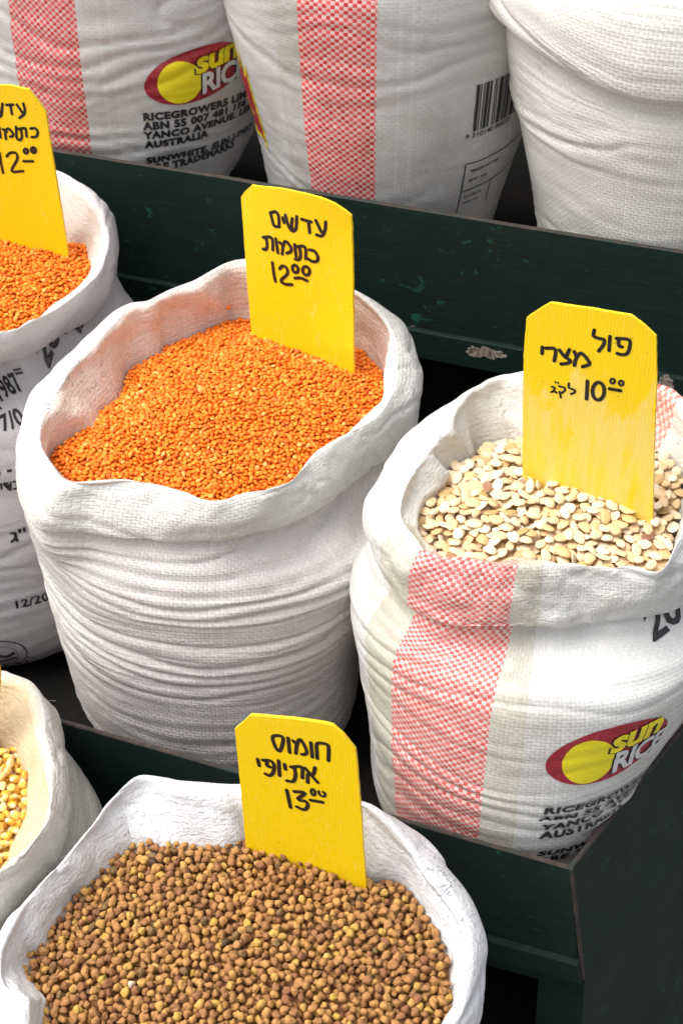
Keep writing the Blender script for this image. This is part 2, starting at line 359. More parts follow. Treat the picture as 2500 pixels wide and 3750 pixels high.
def wrinkle(amp=.0022, fu=5, fv=.017, seed=1, slope=.0, roll=.0026, rollu=18, inner=.004, crest=9, shoulder=.003, spans=(1., 6.2), calm=.35, pleats=9, warp=2.0, sharp=.65):
    def f(s, U, V, T):
        per = 2*np.pi*s.Rref; x = U/per
        bm = np.clip((T-spans[0])/.8, 0, 1)*np.clip((spans[1]-T)/.5, 0, 1)
        p = V/fv + fbm(x*fu, V/.09, seed+40, fu)*warp + slope*np.sin(2*np.pi*x)*2 + vnoise(x*fu*3, V/.05, seed+44, fu*3)*.7
        m_ = np.clip(vnoise(x*fu+V*4, p*.5, seed+3, fu)*2.4+1-calm, 0, 1.25)
        fold = np.abs(np.sin(np.pi*p))**sharp-.6
        p2 = V/(fv*.47)+fbm(x*fu*2, V/.03, seed+70, fu*2)*2.5
        h = amp*fold*m_*1.25 + amp*.33*(np.abs(np.sin(np.pi*p2))**.7-.6)*np.clip(vnoise(x*fu*3, V/.03, seed+71, fu*3)*3+.4, 0, 1)
        h = h + amp*1.3*fbm(x*7, V/.09, seed+21, 7)
        rm = np.clip((T-spans[1]+.3)/.6, 0, 1)
        q = x*rollu + V*22 + fbm(x*rollu, V/.04, seed+62, rollu)*1.3
        h2 = roll*1.3*fbm(x*rollu, V/.045, seed+60, rollu, 3)+roll*.55*(np.clip(np.abs(vnoise(q, V/.05+x*9, seed+61))*5, 0, 1)-.7)
        im = np.clip((T-crest+.15)/.6, 0, 1)
        pl = fbm(x*pleats, V/.12, seed+81, pleats, 2); pr = np.abs(vnoise(x*pleats*1.0+V*3, V/.2, seed+82))
        h3 = inner*1.5*pl-inner*1.0*(np.clip(pr*5, 0, 1)-.6)+inner*.35*fbm(x*26+V*20, V/.04, seed+83, None, 3)
        h3 = np.maximum(h3, -.004)
        sh = shoulder*np.clip(1-np.abs(T-(spans[1]-.6))/1.1, 0, 1)*fbm(x*10, V/.05, seed+90, 10)
        return h*bm+h2*rm*(1-.6*im)+h3*im+sh
    return f

def make_sack(name, label, cat, S, K, L, O, G, body, mat, wr, group=None, deep=.085, nrow=(3, 6, 24, 42, 42, 40), extraK=(), lipin=.010):
    """K crest, L lip of the folded rim, O outer bulge of the rim, G where the filling meets the cloth."""
    rings = [S.body(*b) for b in body]
    G[0][:] = np.minimum(G[0], smooth_per(np.minimum(np.minimum(K[0]-.010, L[0]-.012), O[0]-.014), 6))
    Kr, Lr, Or, Gr = K, L, O, G
    top = [Lr[0]-.004, Lr[1]-.022]; neck = [Lr[0]-lipin, Lr[1]+.006]
    lip = [Lr[0]+.001, Lr[1]]
    inn = [Kr[0]*.78+Gr[0]*.22-.003, Kr[1]-.2*(Kr[1]-Gr[1])-.002]
    dp = [Gr[0]*.93, Gr[1]-.035]; dp2 = [Gr[0]*.80, Gr[1]-deep]
    rings += [top, neck, lip, Or, Kr, inn, Gr, dp, dp2]
    nb = len(body); ks = list(nrow)[:nb-1]
    while len(ks) < nb-1: ks.append(22)
    ks += [12, 6, 7, 13, 16, 8, 18, 6, 2]
    S.k_crest = nb+4; S.k_lip = nb+2
    S.build(rings, ks, wr(S, nb))
    root = empty(name, (S.c[0], S.c[1], S.z0)); tag(root, label, cat, group)
    S.root = root
    o = S.mesh('woven_bag', mat, None); o.parent = root; o.matrix_parent_inverse = Matrix.Translation(root.location).inverted()
    S.obj = o
    return S
def part_of(root, o):
    o.parent = root; o.matrix_parent_inverse = Matrix.Translation(root.location).inverted(); return o

# ------------------------------------------------------------------ prints that follow the cloth
def font_mesh(text, size=1., bold=0., shear=0., spacing=1.):
    cu = bpy.data.curves.new('t', 'FONT'); cu.body = text; cu.size = size; cu.offset = bold; cu.shear = shear; cu.space_character = spacing; cu.resolution_u = 3
    o = bpy.data.objects.new('t', cu); COL.objects.link(o); dg = bpy.context.evaluated_depsgraph_get(); dg.update()
    me = bpy.data.meshes.new_from_object(o.evaluated_get(dg)); bm = bmesh.new(); bm.from_mesh(me); COL.objects.unlink(o)
    bpy.data.objects.remove(o); bpy.data.curves.remove(cu); bpy.data.meshes.remove(me); return bm
def poly_bm(polys):
    bm = bmesh.new()
    for p in polys:
        try: bm.faces.new([bm.verts.new((x, y, 0)) for x, y in p])
        except ValueError: pass
    return bm
def ellipse(cx, cy, rx, ry, n=40, rot=0):
    return [(cx+rx*math.cos(a)*math.cos(rot)-ry*math.sin(a)*math.sin(rot), cy+rx*math.cos(a)*math.sin(rot)+ry*math.sin(a)*math.cos(rot)) for a in (2*math.pi*k/n for k in range(n))]
def ribbon(pts, w, closed=False, sub=5):
    P = [np.array(p, float) for p in pts]
    if len(P) > 2:
        Q = []; n = len(P)
        for i in range(n if closed else n-1):
            p0 = P[i-1] if (closed or i > 0) else 2*P[0]-P[1]; p1 = P[i]; p2 = P[(i+1) % n]; p3 = P[(i+2) % n] if (closed or i+2 < n) else 2*P[-1]-P[-2]
            for k in range(sub):
                t = k/sub; Q.append(.5*((2*p1)+(-p0+p2)*t+(2*p0-5*p1+4*p2-p3)*t*t+(-p0+3*p1-3*p2+p3)*t**3))
        if not closed: Q.append(P[-1])
        P = Q
    n = len(P); polys = []; L = []; Rr = []
    for i in range(n):
        a = P[i-1] if (i > 0 or closed) else P[i]; b = P[(i+1) % n] if (i < n-1 or closed) else P[i]
        d = b-a; d = d/max(np.hypot(*d), 1e-9); nn = np.array([-d[1], d[0]])*w*.5; L.append(P[i]+nn); Rr.append(P[i]-nn)
    for i in range(n if closed else n-1):
        j = (i+1) % n; polys.append([tuple(L[i]), tuple(Rr[i]), tuple(Rr[j]), tuple(L[j])])
    if not closed:
        for p, q in ((P[0], P[1]), (P[-1], P[-2])):
            polys.append(ellipse(p[0], p[1], w*.5, w*.5, 10))
    return polys
def cut_grid(bm, cx, cy):
    xs = [v.co.x for v in bm.verts]; ys = [v.co.y for v in bm.verts]
    for lo, hi, c, ax in ((min(xs), max(xs), cx, 0), (min(ys), max(ys), cy, 1)):
        k = math.ceil(lo/c)
        while k*c < hi:
            co = [0, 0, 0]; co[ax] = k*c; no = [0, 0, 0]; no[ax] = 1
            bmesh.ops.bisect_plane(bm, geom=bm.verts[:]+bm.edges[:]+bm.faces[:], plane_co=co, plane_no=no, dist=1e-7); k += 1
def decal(S, name, bm, u0, v0, mat, off=.0009, cell=(.0045, .0028), rot=0., parent=None, clipv=None):
    """bm is flat, in metres, with its origin laid at (u0, v0) of the cloth."""
    if rot: bmesh.ops.rotate(bm, verts=bm.verts, cent=(0, 0, 0), matrix=Matrix.Rotation(rot, 3, 'Z'))
    if clipv is not None: bmesh.ops.bisect_plane(bm, geom=bm.verts[:]+bm.edges[:]+bm.faces[:], plane_co=(0, clipv-v0, 0), plane_no=(0, 1, 0), clear_outer=True)
    if not bm.verts: return None
    cut_grid(bm, *cell); bmesh.ops.triangulate(bm, faces=bm.faces[:])
    bm.verts.ensure_lookup_table()
    co = np.array([v.co[:] for v in bm.verts]); W = S.at(u0+co[:, 0], v0+co[:, 1], off)
    for v, p in zip(bm.verts, W): v.co = p
    o = mesh_bm(name, bm, mat, None, True); part_of(S.root, o)
    if parent: 
        o.parent = parent; o.matrix_parent_inverse = Matrix.Identity(4)
    return o
def text_lines(lines, cap, lead, xs=1., bold=.03, shear=0., spacing=1.):
    out = bmesh.new()
    for k, ln in enumerate(lines):
        b = font_mesh(ln, 1., bold, shear, spacing); sc_ = cap/.70
        for v in b.verts: v.co = (v.co.x*sc_*xs, v.co.y*sc_-k*lead, 0)
        me = bpy.data.meshes.new('x'); b.to_mesh(me); b.free(); out.from_mesh(me); bpy.data.meshes.remove(me)
    return out
def logo(S, u0, v0, W, H, rot=0.):
    """red oval, yellow sun and two words; (u0, v0) is the oval's centre"""
    root = decal(S, 'printed_oval', poly_bm([ellipse(0, 0, W/2, H/2, 56)]), u0, v0, M_red, .0008, rot=rot)
    def sub(nm, bm, mat, off): decal(S, nm, bm, u0, v0, mat, off, parent=root, rot=rot)
    sub('printed_sun', poly_bm([ellipse(-W*.175, -H*.03, W*.205, H*.405, 48)]), M_yel, .0012)
    for txt, x, y, cap, mat, xs in (('sun', -.02, .03, .40, M_yel, 1.12), ('RICE', -.02, -.38, .36, M_wht, .98)):
        for dx, mt, of, bo in ((-.012*W, M_ink, .0015, .05), (0, mat, .0019, .035)):
            b = text_lines([txt], cap*H*(1.0 if txt != 'sun' else 1.0), 1, xs, bo, .28, .95)
            xm = max(v.co.x for v in b.verts); fx = (.46 if txt == 'sun' else .52)*W/xm
            for v in b.verts: v.co.x = v.co.x*fx+x*W+dx; v.co.y += y*H+dx*.2
            sub('printed_word', b, mt, of)
    return root

# ---- the sack of red lentils in the middle
S1 = Sack(0, 0, -.07)
K1 = S1.traced([(147, 1560), (150, 1640), (215, 1735), (478, 1748), (640, 1790), (789, 1838), (900, 1805), (1044, 1770), (1150, 1670), (1250, 1600), (1380, 1520), (1440, 1430), (1450, 1310), (1430, 1215), (1370, 1130), (1290, 1065), (1100, 985), (901, 945), (700, 1030), (540, 1095), (478, 1105), (400, 1190), (330, 1270), (225, 1400), (165, 1490)], .432, .20, smooth=2)
L1 = S1.traced([(76, 1720), (84, 1850), (130, 1925), (319, 1942), (558, 1978), (797, 1982), (930, 1945), (1148, 1865), (1370, 1713), (1521, 1578)], .362, .12, K1, .008)
O1 = S1.traced([(68, 1640), (80, 1580), (112, 1458), (265, 1285), (370, 1180), (180, 1855), (330, 1845), (560, 1880), (790, 1925), (1060, 1835), (1270, 1700), (1440, 1570), (1540, 1440), (1525, 1290), (1470, 1190)], .404, .17, K1, .005)
G1 = S1.traced([(185, 1705), (263, 1594), (351, 1530), (446, 1434), (494, 1339), (558, 1310), (598, 1283), (638, 1211), (717, 1183), (805, 1171), (917, 1171), (1306, 1270), (1400, 1285), (1421, 1386), (1420, 1434), (1377, 1530)], .388, .06, K1, -.014)
BODY1 = [(-.068, .03, .03, .03, .03), (-.066, .12, .10, .13, .15), (-.03, .165, .135, .16, .20), (.11, .176, .146, .17, .222), (.20, .182, .185, .18, .229), (.28, .176, .215, .19, .236)]
mat1 = sack_material('sack_cloth_pinkish_white', (.74, .70, .685), grime=.12, weave=.85, vary=.14, rimcol=(.79, .785, .75), inner_tint=((.86, .56, .42), .42))
mk = lambda **k: (lambda S, nb: wrinkle(spans=(1., nb+.9), crest=nb+4.2, **k))
make_sack('lentil_sack', 'white woven sack with rolled rim, filled with red lentils, in the middle of the stall', 'sack', S1, K1, L1, O1, G1, BODY1, mat1, mk(amp=.0042, fu=3, fv=.0185, seed=3, slope=1.0, roll=.0045, inner=.021, calm=.1, warp=2.2))

# ---- the sack of dried beans
S2 = Sack(.37, -.045, -.07)
K2 = S2.traced([(1480, 1800), (1475, 1900), (1521, 1960), (1553, 2015), (1728, 2047), (1848, 2071), (2047, 2067), (2286, 2075), (2414, 2093), (2470, 2000), (2510, 1900), (2530, 1780), (2560, 1600), (2520, 1490), (2460, 1419), (2408, 1405), (2150, 1370), (1916, 1366), (1808, 1392), (1744, 1420), (1690, 1470), (1640, 1560), (1560, 1670)], .436, .16, smooth=2)
L2 = S2.traced([(1345, 1925), (1357, 1990), (1388, 2075), (1465, 2183), (1553, 2255), (1649, 2286), (1832, 2302), (1967, 2290), (2167, 2278), (2366, 2262), (2500, 2199), (2600, 2080)], .358, .10, K2, .010)
O2 = S2.traced([(1343, 1880), (1360, 1790), (1437, 1657), (1588, 1525), (1440, 2070), (1560, 2140), (1830, 2195), (2170, 2180), (2400, 2180), (2540, 2080), (2640, 1850)], .404, .14, K2, .006)
G2 = S2.traced([(1530, 1960), (1560, 1890), (1613, 1817), (1665, 1737), (1696, 1725), (1760, 1697), (1768, 1650), (1840, 1641), (1916, 1633), (2398, 1690), (2470, 1745), (2490, 1817)], .388, .06, K2, -.014)
BODY2 = [(-.068, .03, .03, .03, .03), (-.066, .13, .09, .13, .13), (-.03, .172, .115, .16, .170), (.10, .192, .145, .17, .182), (.19, .19, .180, .18, .196), (.285, .176, .200, .185, .203)]
u_tmp = None
wr2 = mk(amp=.0022, fu=4, fv=.024, seed=13, slope=-.6, roll=.005, inner=.018, shoulder=.014, calm=.5)
make_sack('bean_sack', 'white woven sack with a red chequered stripe down its front, filled with dried beans', 'sack', S2, K2, L2, O2, G2, BODY2, None, wr2)
ua = S2.find(1435, 2600)[0]; ub = S2.find(1795, 2650)[0]; uc = S2.find(2430, 1440)[0]
mat2 = sack_material('sack_cloth_red_stripe', (.76, .76, .74), stripes=[(ua, ub), (uc-.02, uc+.05)], bands=[(ua-.045, ua, (.62, .60, .50), .9), (ub, ub+.033, (.68, .66, .56), .9)], grime=.5, weave=.6, vary=.12, inner_tint=((.80, .70, .55), .25), red=(.64, .12, .10), pale=(.84, .70, .68))
S2.obj.data.materials.append(mat2)

# ---- the sack of brown chickpeas, lower tray
S3 = Sack(.20, -.47, -.29)
K3 = S3.traced([(25, 3430), (0, 3500), (20, 3640), (60, 3730), (159, 3225), (239, 3140), (335, 3025), (399, 2934), (502, 2848), (558, 2850), (717, 2858), (877, 2868), (1100, 2890), (1322, 2940), (1409, 3005), (1481, 3085), (1560, 3200), (1640, 3310), (1700, 3430), (1705, 3560), (1690, 3700)], .152, .14, smooth=2, extra=((-30, .205), (0, .205), (30, .205)))
L3 = S3.traced([(-30, 3760), (1735, 3745)], .09, .11, K3, .005)
O3 = S3.traced([(-20, 3480), (1561, 3105), (1632, 3185), (1744, 3354), (1774, 3442), (1770, 3561), (1752, 3681)], .126, .13, K3, .004)
G3 = S3.traced([(60, 3640), (84, 3481), (151, 3470), (167, 3418), (219, 3330), (263, 3266), (319, 3234), (375, 3123), (430, 3075), (558, 3080), (677, 3077), (885, 3073), (1346, 3225), (1417, 3230), (1470, 3240), (1513, 3298), (1593, 3418), (1632, 3497), (1640, 3617), (1640, 3750)], .112, .07, K3, -.014)
BODY3 = [(-.288, .03, .03, .03, .03), (-.286, .15, .15, .15, .15), (-.25, .19, .19, .19, .19), (-.16, .205, .205, .20, .205), (-.07, .21, .21, .20, .21), (.01, .208, .208, .195, .208)]
mat3 = sack_material('sack_cloth_bluish_white', (.755, .765, .785), grime=.14, weave=.5, vary=.06, crumple=.46)
make_sack('chickpea_sack', 'thin white sack with creased upright rim, filled with small brown chickpeas', 'sack', S3, K3, L3, O3, G3, BODY3, mat3, mk(amp=.0025, seed=23, roll=.0070, rollu=9, inner=.022, pleats=7))

# ---- the sack of maize, lower tray
S4 = Sack(-.205, -.43, -.25, nth=320)
K4 = S4.traced([(-60, 2447), (0, 2462), (66, 2477), (119, 2501), (150, 2590), (165, 2700), (180, 2830), (190, 2920), (165, 3020), (100, 3110), (0, 3190)], .20, .10, smooth=2, extra=((-75, .16), (-110, .165), (-150, .165)))
L4 = S4.traced([(243, 2842), (249, 2925), (240, 3035), (222, 3118), (166, 3203), (83, 3303), (0, 3369)], .135, .10, K4, .02)
O4 = S4.traced([(160, 2549), (204, 2621), (232, 2720), (244, 2842), (225, 3010), (160, 3120), (60, 3230)], .178, .10, K4, .012)
G4 = S4.traced([(0, 2709), (83, 2754), (99, 2820), (119, 2853), (108, 2908), (112, 2958), (66, 3052)], .155, .06, K4, -.014)
BODY4 = [(-.248, .03, .03, .03, .03), (-.246, .13, .13, .13, .13), (-.21, .165, .175, .165, .165), (-.12, .18, .19, .18, .18), (-.02, .18, .20, .18, .18), (.06, .175, .198, .175, .175)]
mat4 = sack_material('sack_cloth_cream', (.76, .74, .68), cell=.0052, grime=.12, weave=.8, vary=.07, inner_tint=((.70, .53, .31), .8), crumple=.45)
make_sack('maize_sack', 'cream woven sack with thick rolled rim, filled with yellow maize kernels', 'sack', S4, K4, L4, O4, G4, BODY4, mat4, mk(amp=.0018, seed=33, roll=.004, inner=.006))

# ---- the second sack of red lentils
S5 = Sack(-.385, .085, -.07, nth=320)
K5 = S5.traced([(207, 626), (279, 668), (350, 725), (383, 790), (395, 850), (390, 930), (355, 1010), (300, 1060), (200, 1135), (107, 1180), (64, 1207), (0, 1215)], .475, .08, smooth=2, extra=((-70, .175), (-105, .18), (-140, .185), (178, .19)))
L5 = S5.traced([(430, 960), (425, 1000), (377, 1089), (303, 1186), (214, 1236), (125, 1300), (0, 1318)], .405, .06, K5, .018)
O5 = S5.traced([(400, 775), (424, 845), (433, 930), (415, 1010), (330, 1100), (200, 1190), (60, 1260)], .448, .08, K5, .012)
G5 = S5.traced([(255, 900), (319, 905), (325, 960)], .43, .05, K5, -.014)
BODY5 = [(-.068, .03, .03, .03, .03), (-.066, .13, .12, .13, .13), (-.03, .17, .165, .165, .17), (.12, .185, .20, .18, .185), (.24, .185, .22, .18, .185), (.34, .175, .225, .18, .175)]
mat5 = sack_material('sack_cloth_lilac_white', (.74, .71, .72), grime=.10, weave=.45, vary=.08, inner_tint=((.70, .55, .42), .4))
make_sack('lentil_sack', 'printed white sack of red lentils at the picture edge, its side stamped with black numbers', 'sack', S5, K5, L5, O5, G5, BODY5, mat5, mk(amp=.0020, fv=.026, seed=43, roll=.004, inner=.006))

# ---- the closed full sacks on the upper tray
ZU = .30
def closed_sack(name, label, S, prof, mat, wr, lipz=None):
    S.k_crest = 99
    rings = [S.body(*b) for b in prof]; ks = [3, 6]+[26]*(len(prof)-3); ph = S.c[0]*9
    for k, rg_ in enumerate(rings[2:], 2):
        w_ = fbm((S.th+np.pi)/(2*np.pi)*5, np.full(S.nth, k*.55+ph), int(70+abs(ph)*3), 5, 3); rg_[0] = rg_[0]*(1+.045*w_)
    if lipz:
        for k in lipz[0]: rings[k][1] = rings[k][1]+lipz[1](S.th-S.front)
    S.build(rings, ks, wr(S, len(prof))); root = empty(name, (S.c[0], S.c[1], S.z0)); tag(root, label, 'sack'); S.root = root
    S.obj = S.mesh('woven_bag', mat, None); part_of(root, S.obj); return S
def prof_up(z0, radii): return [(z0+.002, .03, .03, .03, .03)]+[(z0+dz, *r) for dz, r in radii]
wrc = lambda **k: (lambda S, nb: wrinkle(spans=(1., nb+5), crest=99, **k))
c6 = aty(1395, 560, .53); S6 = Sack(c6[0], .545, ZU, nth=340)
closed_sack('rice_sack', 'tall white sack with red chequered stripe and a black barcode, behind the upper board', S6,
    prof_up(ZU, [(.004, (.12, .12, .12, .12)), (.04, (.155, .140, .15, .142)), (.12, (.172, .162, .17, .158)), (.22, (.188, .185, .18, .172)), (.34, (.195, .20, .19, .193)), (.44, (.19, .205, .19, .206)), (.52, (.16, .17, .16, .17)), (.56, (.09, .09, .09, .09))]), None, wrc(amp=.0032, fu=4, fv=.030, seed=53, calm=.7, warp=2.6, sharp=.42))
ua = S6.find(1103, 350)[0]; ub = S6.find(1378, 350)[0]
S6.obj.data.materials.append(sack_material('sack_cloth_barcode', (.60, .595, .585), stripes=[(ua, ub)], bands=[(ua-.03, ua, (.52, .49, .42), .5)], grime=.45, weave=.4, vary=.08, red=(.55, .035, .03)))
c7 = aty(470, 400, .53); S7 = Sack(c7[0], .555, ZU, nth=340)
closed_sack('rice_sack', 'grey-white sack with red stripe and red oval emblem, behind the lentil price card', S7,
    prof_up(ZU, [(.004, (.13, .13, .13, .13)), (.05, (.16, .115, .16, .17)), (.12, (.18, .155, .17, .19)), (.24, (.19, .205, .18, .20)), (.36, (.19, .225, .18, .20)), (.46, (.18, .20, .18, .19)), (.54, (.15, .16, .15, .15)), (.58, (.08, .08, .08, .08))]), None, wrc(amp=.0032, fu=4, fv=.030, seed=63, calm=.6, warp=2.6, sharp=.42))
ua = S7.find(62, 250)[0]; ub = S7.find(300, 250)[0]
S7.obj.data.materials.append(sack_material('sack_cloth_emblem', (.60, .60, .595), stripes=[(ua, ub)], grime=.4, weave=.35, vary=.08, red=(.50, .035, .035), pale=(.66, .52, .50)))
c8 = aty(2400, 600, .50); S8 = Sack(c8[0]+.01, .52, ZU, nth=340)
zc = ZU
closed_sack('flour_sack', 'plain off-white sack with its top folded over, at the far corner of the upper tray', S8,
    prof_up(zc, [(.004, (.13, .13, .13, .13)), (.05, (.155, .165, .155, .135)), (.14, (.17, .185, .17, .158)), (.24, (.185, .195, .18, .180)), (.34, (.195, .205, .19, .206)), (.395, (.188, .20, .19, .214)), (.415, (.184, .19, .18, .210)), (.408, (.203, .215, .20, .228)), (.435, (.214, .22, .21, .238)), (.48, (.205, .22, .205, .230)), (.52, (.15, .16, .15, .17)), (.54, (.08, .08, .08, .08))]),
    sack_material('sack_cloth_plain', (.74, .73, .69), grime=.18, weave=.75, vary=.07, cell=.0040), wrc(amp=.0040, fu=4, fv=.024, seed=73, calm=.6, warp=3.5, sharp=.5), lipz=((6, 7, 8, 9), lambda a: -.030*np.clip((a+1.2)/1.4, 0, 1)+.006*np.sin(5*a)))

# ------------------------------------------------------------------ prints
p0 = S2.find(2000, 2815); p1 = S2.find(2455, 2665)
W_ = (p1[0]-p0[0]); pc = ((p0[0]+p1[0])/2, S2.find(2180, 2770)[1])
logo(S2, pc[0]-.008, pc[1]-.002, W_*.93, .080, .15)
a = S2.find(1978, 2975)
TXB = ['RICEGROWERS LIMITED', 'ABN 55 007 481 156', 'YANCO AVENUE, LEETON', 'AUSTRALIA', '', 'SUNWHITE, SUN LOGO', 'ARE TRADEMARKS']
for tx, px, py, cap in (('RICEGROWERS LIMITED', 1982, 2974, .0092), ('ABN 55 AVENUE 481', 1976, 3004, .0078), ('YANCO AVENUE', 1976, 3033, .0076), ('AUSTRALIA', 1970, 3067, .0092), ('SUNWHITE, SUN', 1963, 3126, .0082), ('ARE TRADEMARKS', 1966, 3156, .0082)):
    a = S2.find(px, py); decal(S2, 'printed_address', text_lines([tx], cap, 1, .0118/cap, .055, .12, 1.12), a[0], a[1], M_ink, .0022, (.003, .0014), rot=-.02)
a = S2.find(2372, 2352); CL2 = float(np.interp(S2.k_lip-1.35, S2.tg, S2.v))
decal(S2, 'printed_number', text_lines(['20'], .040, 1, .9, .02, .1), a[0]+.004, a[1], M_ink, .0012, rot=.2, clipv=CL2)
p0 = S7.find(520, 310)[0]
pc = S7.find(740, 235)
logo(S7, p0+.062, pc[1]-.012, .124, .070, .20)
a = S7.find(530, 445)
decal(S7, 'printed_address', text_lines(TXB[:4], .0098, .0132, 1.0, .06, 0, 1.1), a[0], a[1], M_ink)
a = S7.find(537, 600); decal(S7, 'printed_address', text_lines(TXB[5:], .0098, .0125, 1.0, .06, 0, 1.1), a[0], a[1], M_ink)
# barcode, its number, and the ruled box of small print
a = S6.find(1728, 480); wd = [3, 1, 1, 2, 1, 1, 3, 1, 2, 3, 1, 1, 1, 2, 4, 1, 1, 1, 2, 1, 3, 1, 1, 2, 5, 1, 2, 1, 1, 2, 1, 3, 1, 1, 2, 1, 3, 1, 2, 1]
x = 0; pol = []
for k, q in enumerate(wd):
    ww = q*.00135
    if k % 2 == 0: pol.append([(x, 0), (x+ww, 0), (x+ww, .062), (x, .062)])
    x += ww
bc = decal(S6, 'printed_barcode', poly_bm(pol), a[0], a[1], M_ink)
decal(S6, 'printed_number', text_lines(["9 310140 006221"], .0066, 1, 1.05, .02), a[0]-.0085, a[1]-.0085, M_ink)
a = S6.find(1700, 600); fr = []
for q in (((0, 0), (.13, 0)), ((0, 0), (0, -.075)), ((0, -.042), (.13, -.042)), ((.048, -.042), (.048, -.075))): fr += ribbon(q, .0016)
decal(S6, 'printed_frame', poly_bm(fr), a[0], a[1], M_ink)
decal(S6, 'printed_text', text_lines(['לשובמ אל זרוא', 'יסרפ זרא'], .0052, .015, 1.0, .03), a[0]+.008, a[1]-.015, M_ink)
decal(S6, 'printed_text', text_lines(['Ingredients', 'white rice'], .0042, .010, 1.0, .02), a[0]+.006, a[1]-.054, M_faint)
# the emblem on the shaded flank of the barcode sack
a = S6.find(930, 395)
fl = [(-.045, .03), (-.03, .075), (-.022, .05), (-.012, .085), (0, .052), (.012, .07), (.012, .02), (.02, -.06), (.008, -.045), (-.02, -.05), (-.045, -.03)]
e1 = decal(S6, 'printed_emblem', poly_bm([[(x*.85, y*.92) for x, y in fl]]), a[0], a[1], M_yel, .0008)
decal(S6, 'printed_emblem', poly_bm([[(x*.66, y*.78) for x, y in fl]]), a[0]-.001, a[1]-.001, M_red, .0012)
decal(S6, 'printed_text', text_lines(['sun', 'white'], .008, .012, .9, .03, .2), a[0]-.026, a[1], M_yel, .0016)
# stamps on the second lentil sack
for txt, px, py, cap, mt, xs, rot in (('(1987', -30, 1480, .019, M_ink, .8, .12), ('677/0', -60, 1585, .017, M_ink, .95, .08), ('5003 -', -120, 1745, .016, M_ink, .85, .0), ('םידנ', -40, 1800, .014, M_ink, .95, 0),
        ("ג''", 40, 1985, .017, M_ink, 1.1, 0), ('12/20', 45, 2222, .013, M_ink, 1.05, 0)):
    a = S5.find(max(px, 6), py); pxm = 1/3100.
    decal(S5, 'stamped_text', text_lines([txt], cap, 1, xs, .03, .0, 1.05), a[0]-(max(px, 6)-px)*pxm, a[1], mt, rot=rot)
a = S5.find(10, 2390); st = ribbon(ellipse(0, 0, .036, .034, 30), .0022, True, 2)+ribbon(ellipse(0, 0, .024, .023, 24), .0009, True, 2)
st += ribbon([(-.02, .002), (-.008, .007), (.008, .0), (.018, .006)], .006)+ribbon([(-.02, -.006), (.0, -.010), (.02, -.006)], .004)
st += ribbon([(-.01, -.014), (.036, -.012), (.045, -.02), (.042, -.034), (-.01, -.038)], .0014)
decal(S5, 'stamped_seal', poly_bm(st), a[0]-.003, a[1]-.006, M_faint)
decal(S5, 'stamped_text', text_lines(['ץ"דב'], .011, 1, 1.3, .03), a[0]-.004, a[1]-.036, M_faint)
CL5 = float(np.interp(S5.k_lip-1.3, S5.tg, S5.v))
for txt, px, py, cap, rot in (('20', 150, 1308, .035, .35), ('רעב', 262, 1228, .026, .5), ('נקמ', 352, 1150, .024, .6), ('=', 48, 1350, .014, .1)):
    a = S5.find(px, py); decal(S5, 'stamped_text', text_lines([txt], cap, 1, 1.1, .03), a[0], a[1]-.012, M_faint, .0012, rot=rot, clipv=CL5)
# faint show-through of print on the thin rims
for S, px, py, n, seed in ((S1, 330, 1370, 4, 1), (S1, 210, 1440, 4, 2), (S3, 1560, 3200, 5, 4), (S3, 1620, 3300, 4, 5)):
    r = random.Random(seed); a = S.find(px, py); pol = []
    for k in range(n*5):
        x0 = r.uniform(-.03, .03); y0 = -.004+r.choice((-.012, -.004, .004, .012))+r.uniform(-.001, .001); pol += ribbon([(x0, y0), (x0+r.uniform(-.003, .004), y0+r.uniform(-.004, .004))], .0006)
    dd_ = decal(S, 'faint_print', poly_bm(pol), a[0], a[1], ink_material('faded_grey_ink', (.25, .27, .31), wear=.9), .0005, (.004, .003)); dd_['kind'] = 'stuff'

M_thr = ink_material('white_thread', (.72, .71, .68), wear=0)
for S, px, py, seed in ((S1, 1480, 1220, 1), (S1, 300, 1270, 2), (S2, 1600, 1530, 3), (S2, 1390, 1760, 4), (S4, 175, 2570, 5), (S4, 215, 2660, 8), (S3, 1500, 3060, 6), (S3, 250, 3130, 7), (S5, 330, 705, 9)):
    r = random.Random(seed); u_, v_ = S.find(px, py); p = S.at(np.array([u_]), np.array([v_]), -.001)[0]; n_ = S.at(np.array([u_]), np.array([v_]), 1.)[0]-p; d = n_/np.linalg.norm(n_)+np.array([r.uniform(-.6, .6), r.uniform(-.6, .6), .5]); pts_ = [p]
    for k in range(6): d = d+np.array([r.uniform(-.5, .5), r.uniform(-.5, .5), r.uniform(-.5, .3)]); d /= np.linalg.norm(d); pts_.append(pts_[-1]+d*.0018)
    V = []; Fq = []
    for k, q in enumerate(pts_):
        for a in (0, 2.1, 4.2): V.append(q+.00016*np.array([math.cos(a), math.sin(a), math.sin(a+1)]))
        if k: Fq += [(3*k-3+a, 3*k-3+(a+1) % 3, 3*k+(a+1) % 3, 3*k+a) for a in range(3)]
    part_of(S.root, mesh_np('loose_thread', V, Fq, M_thr))
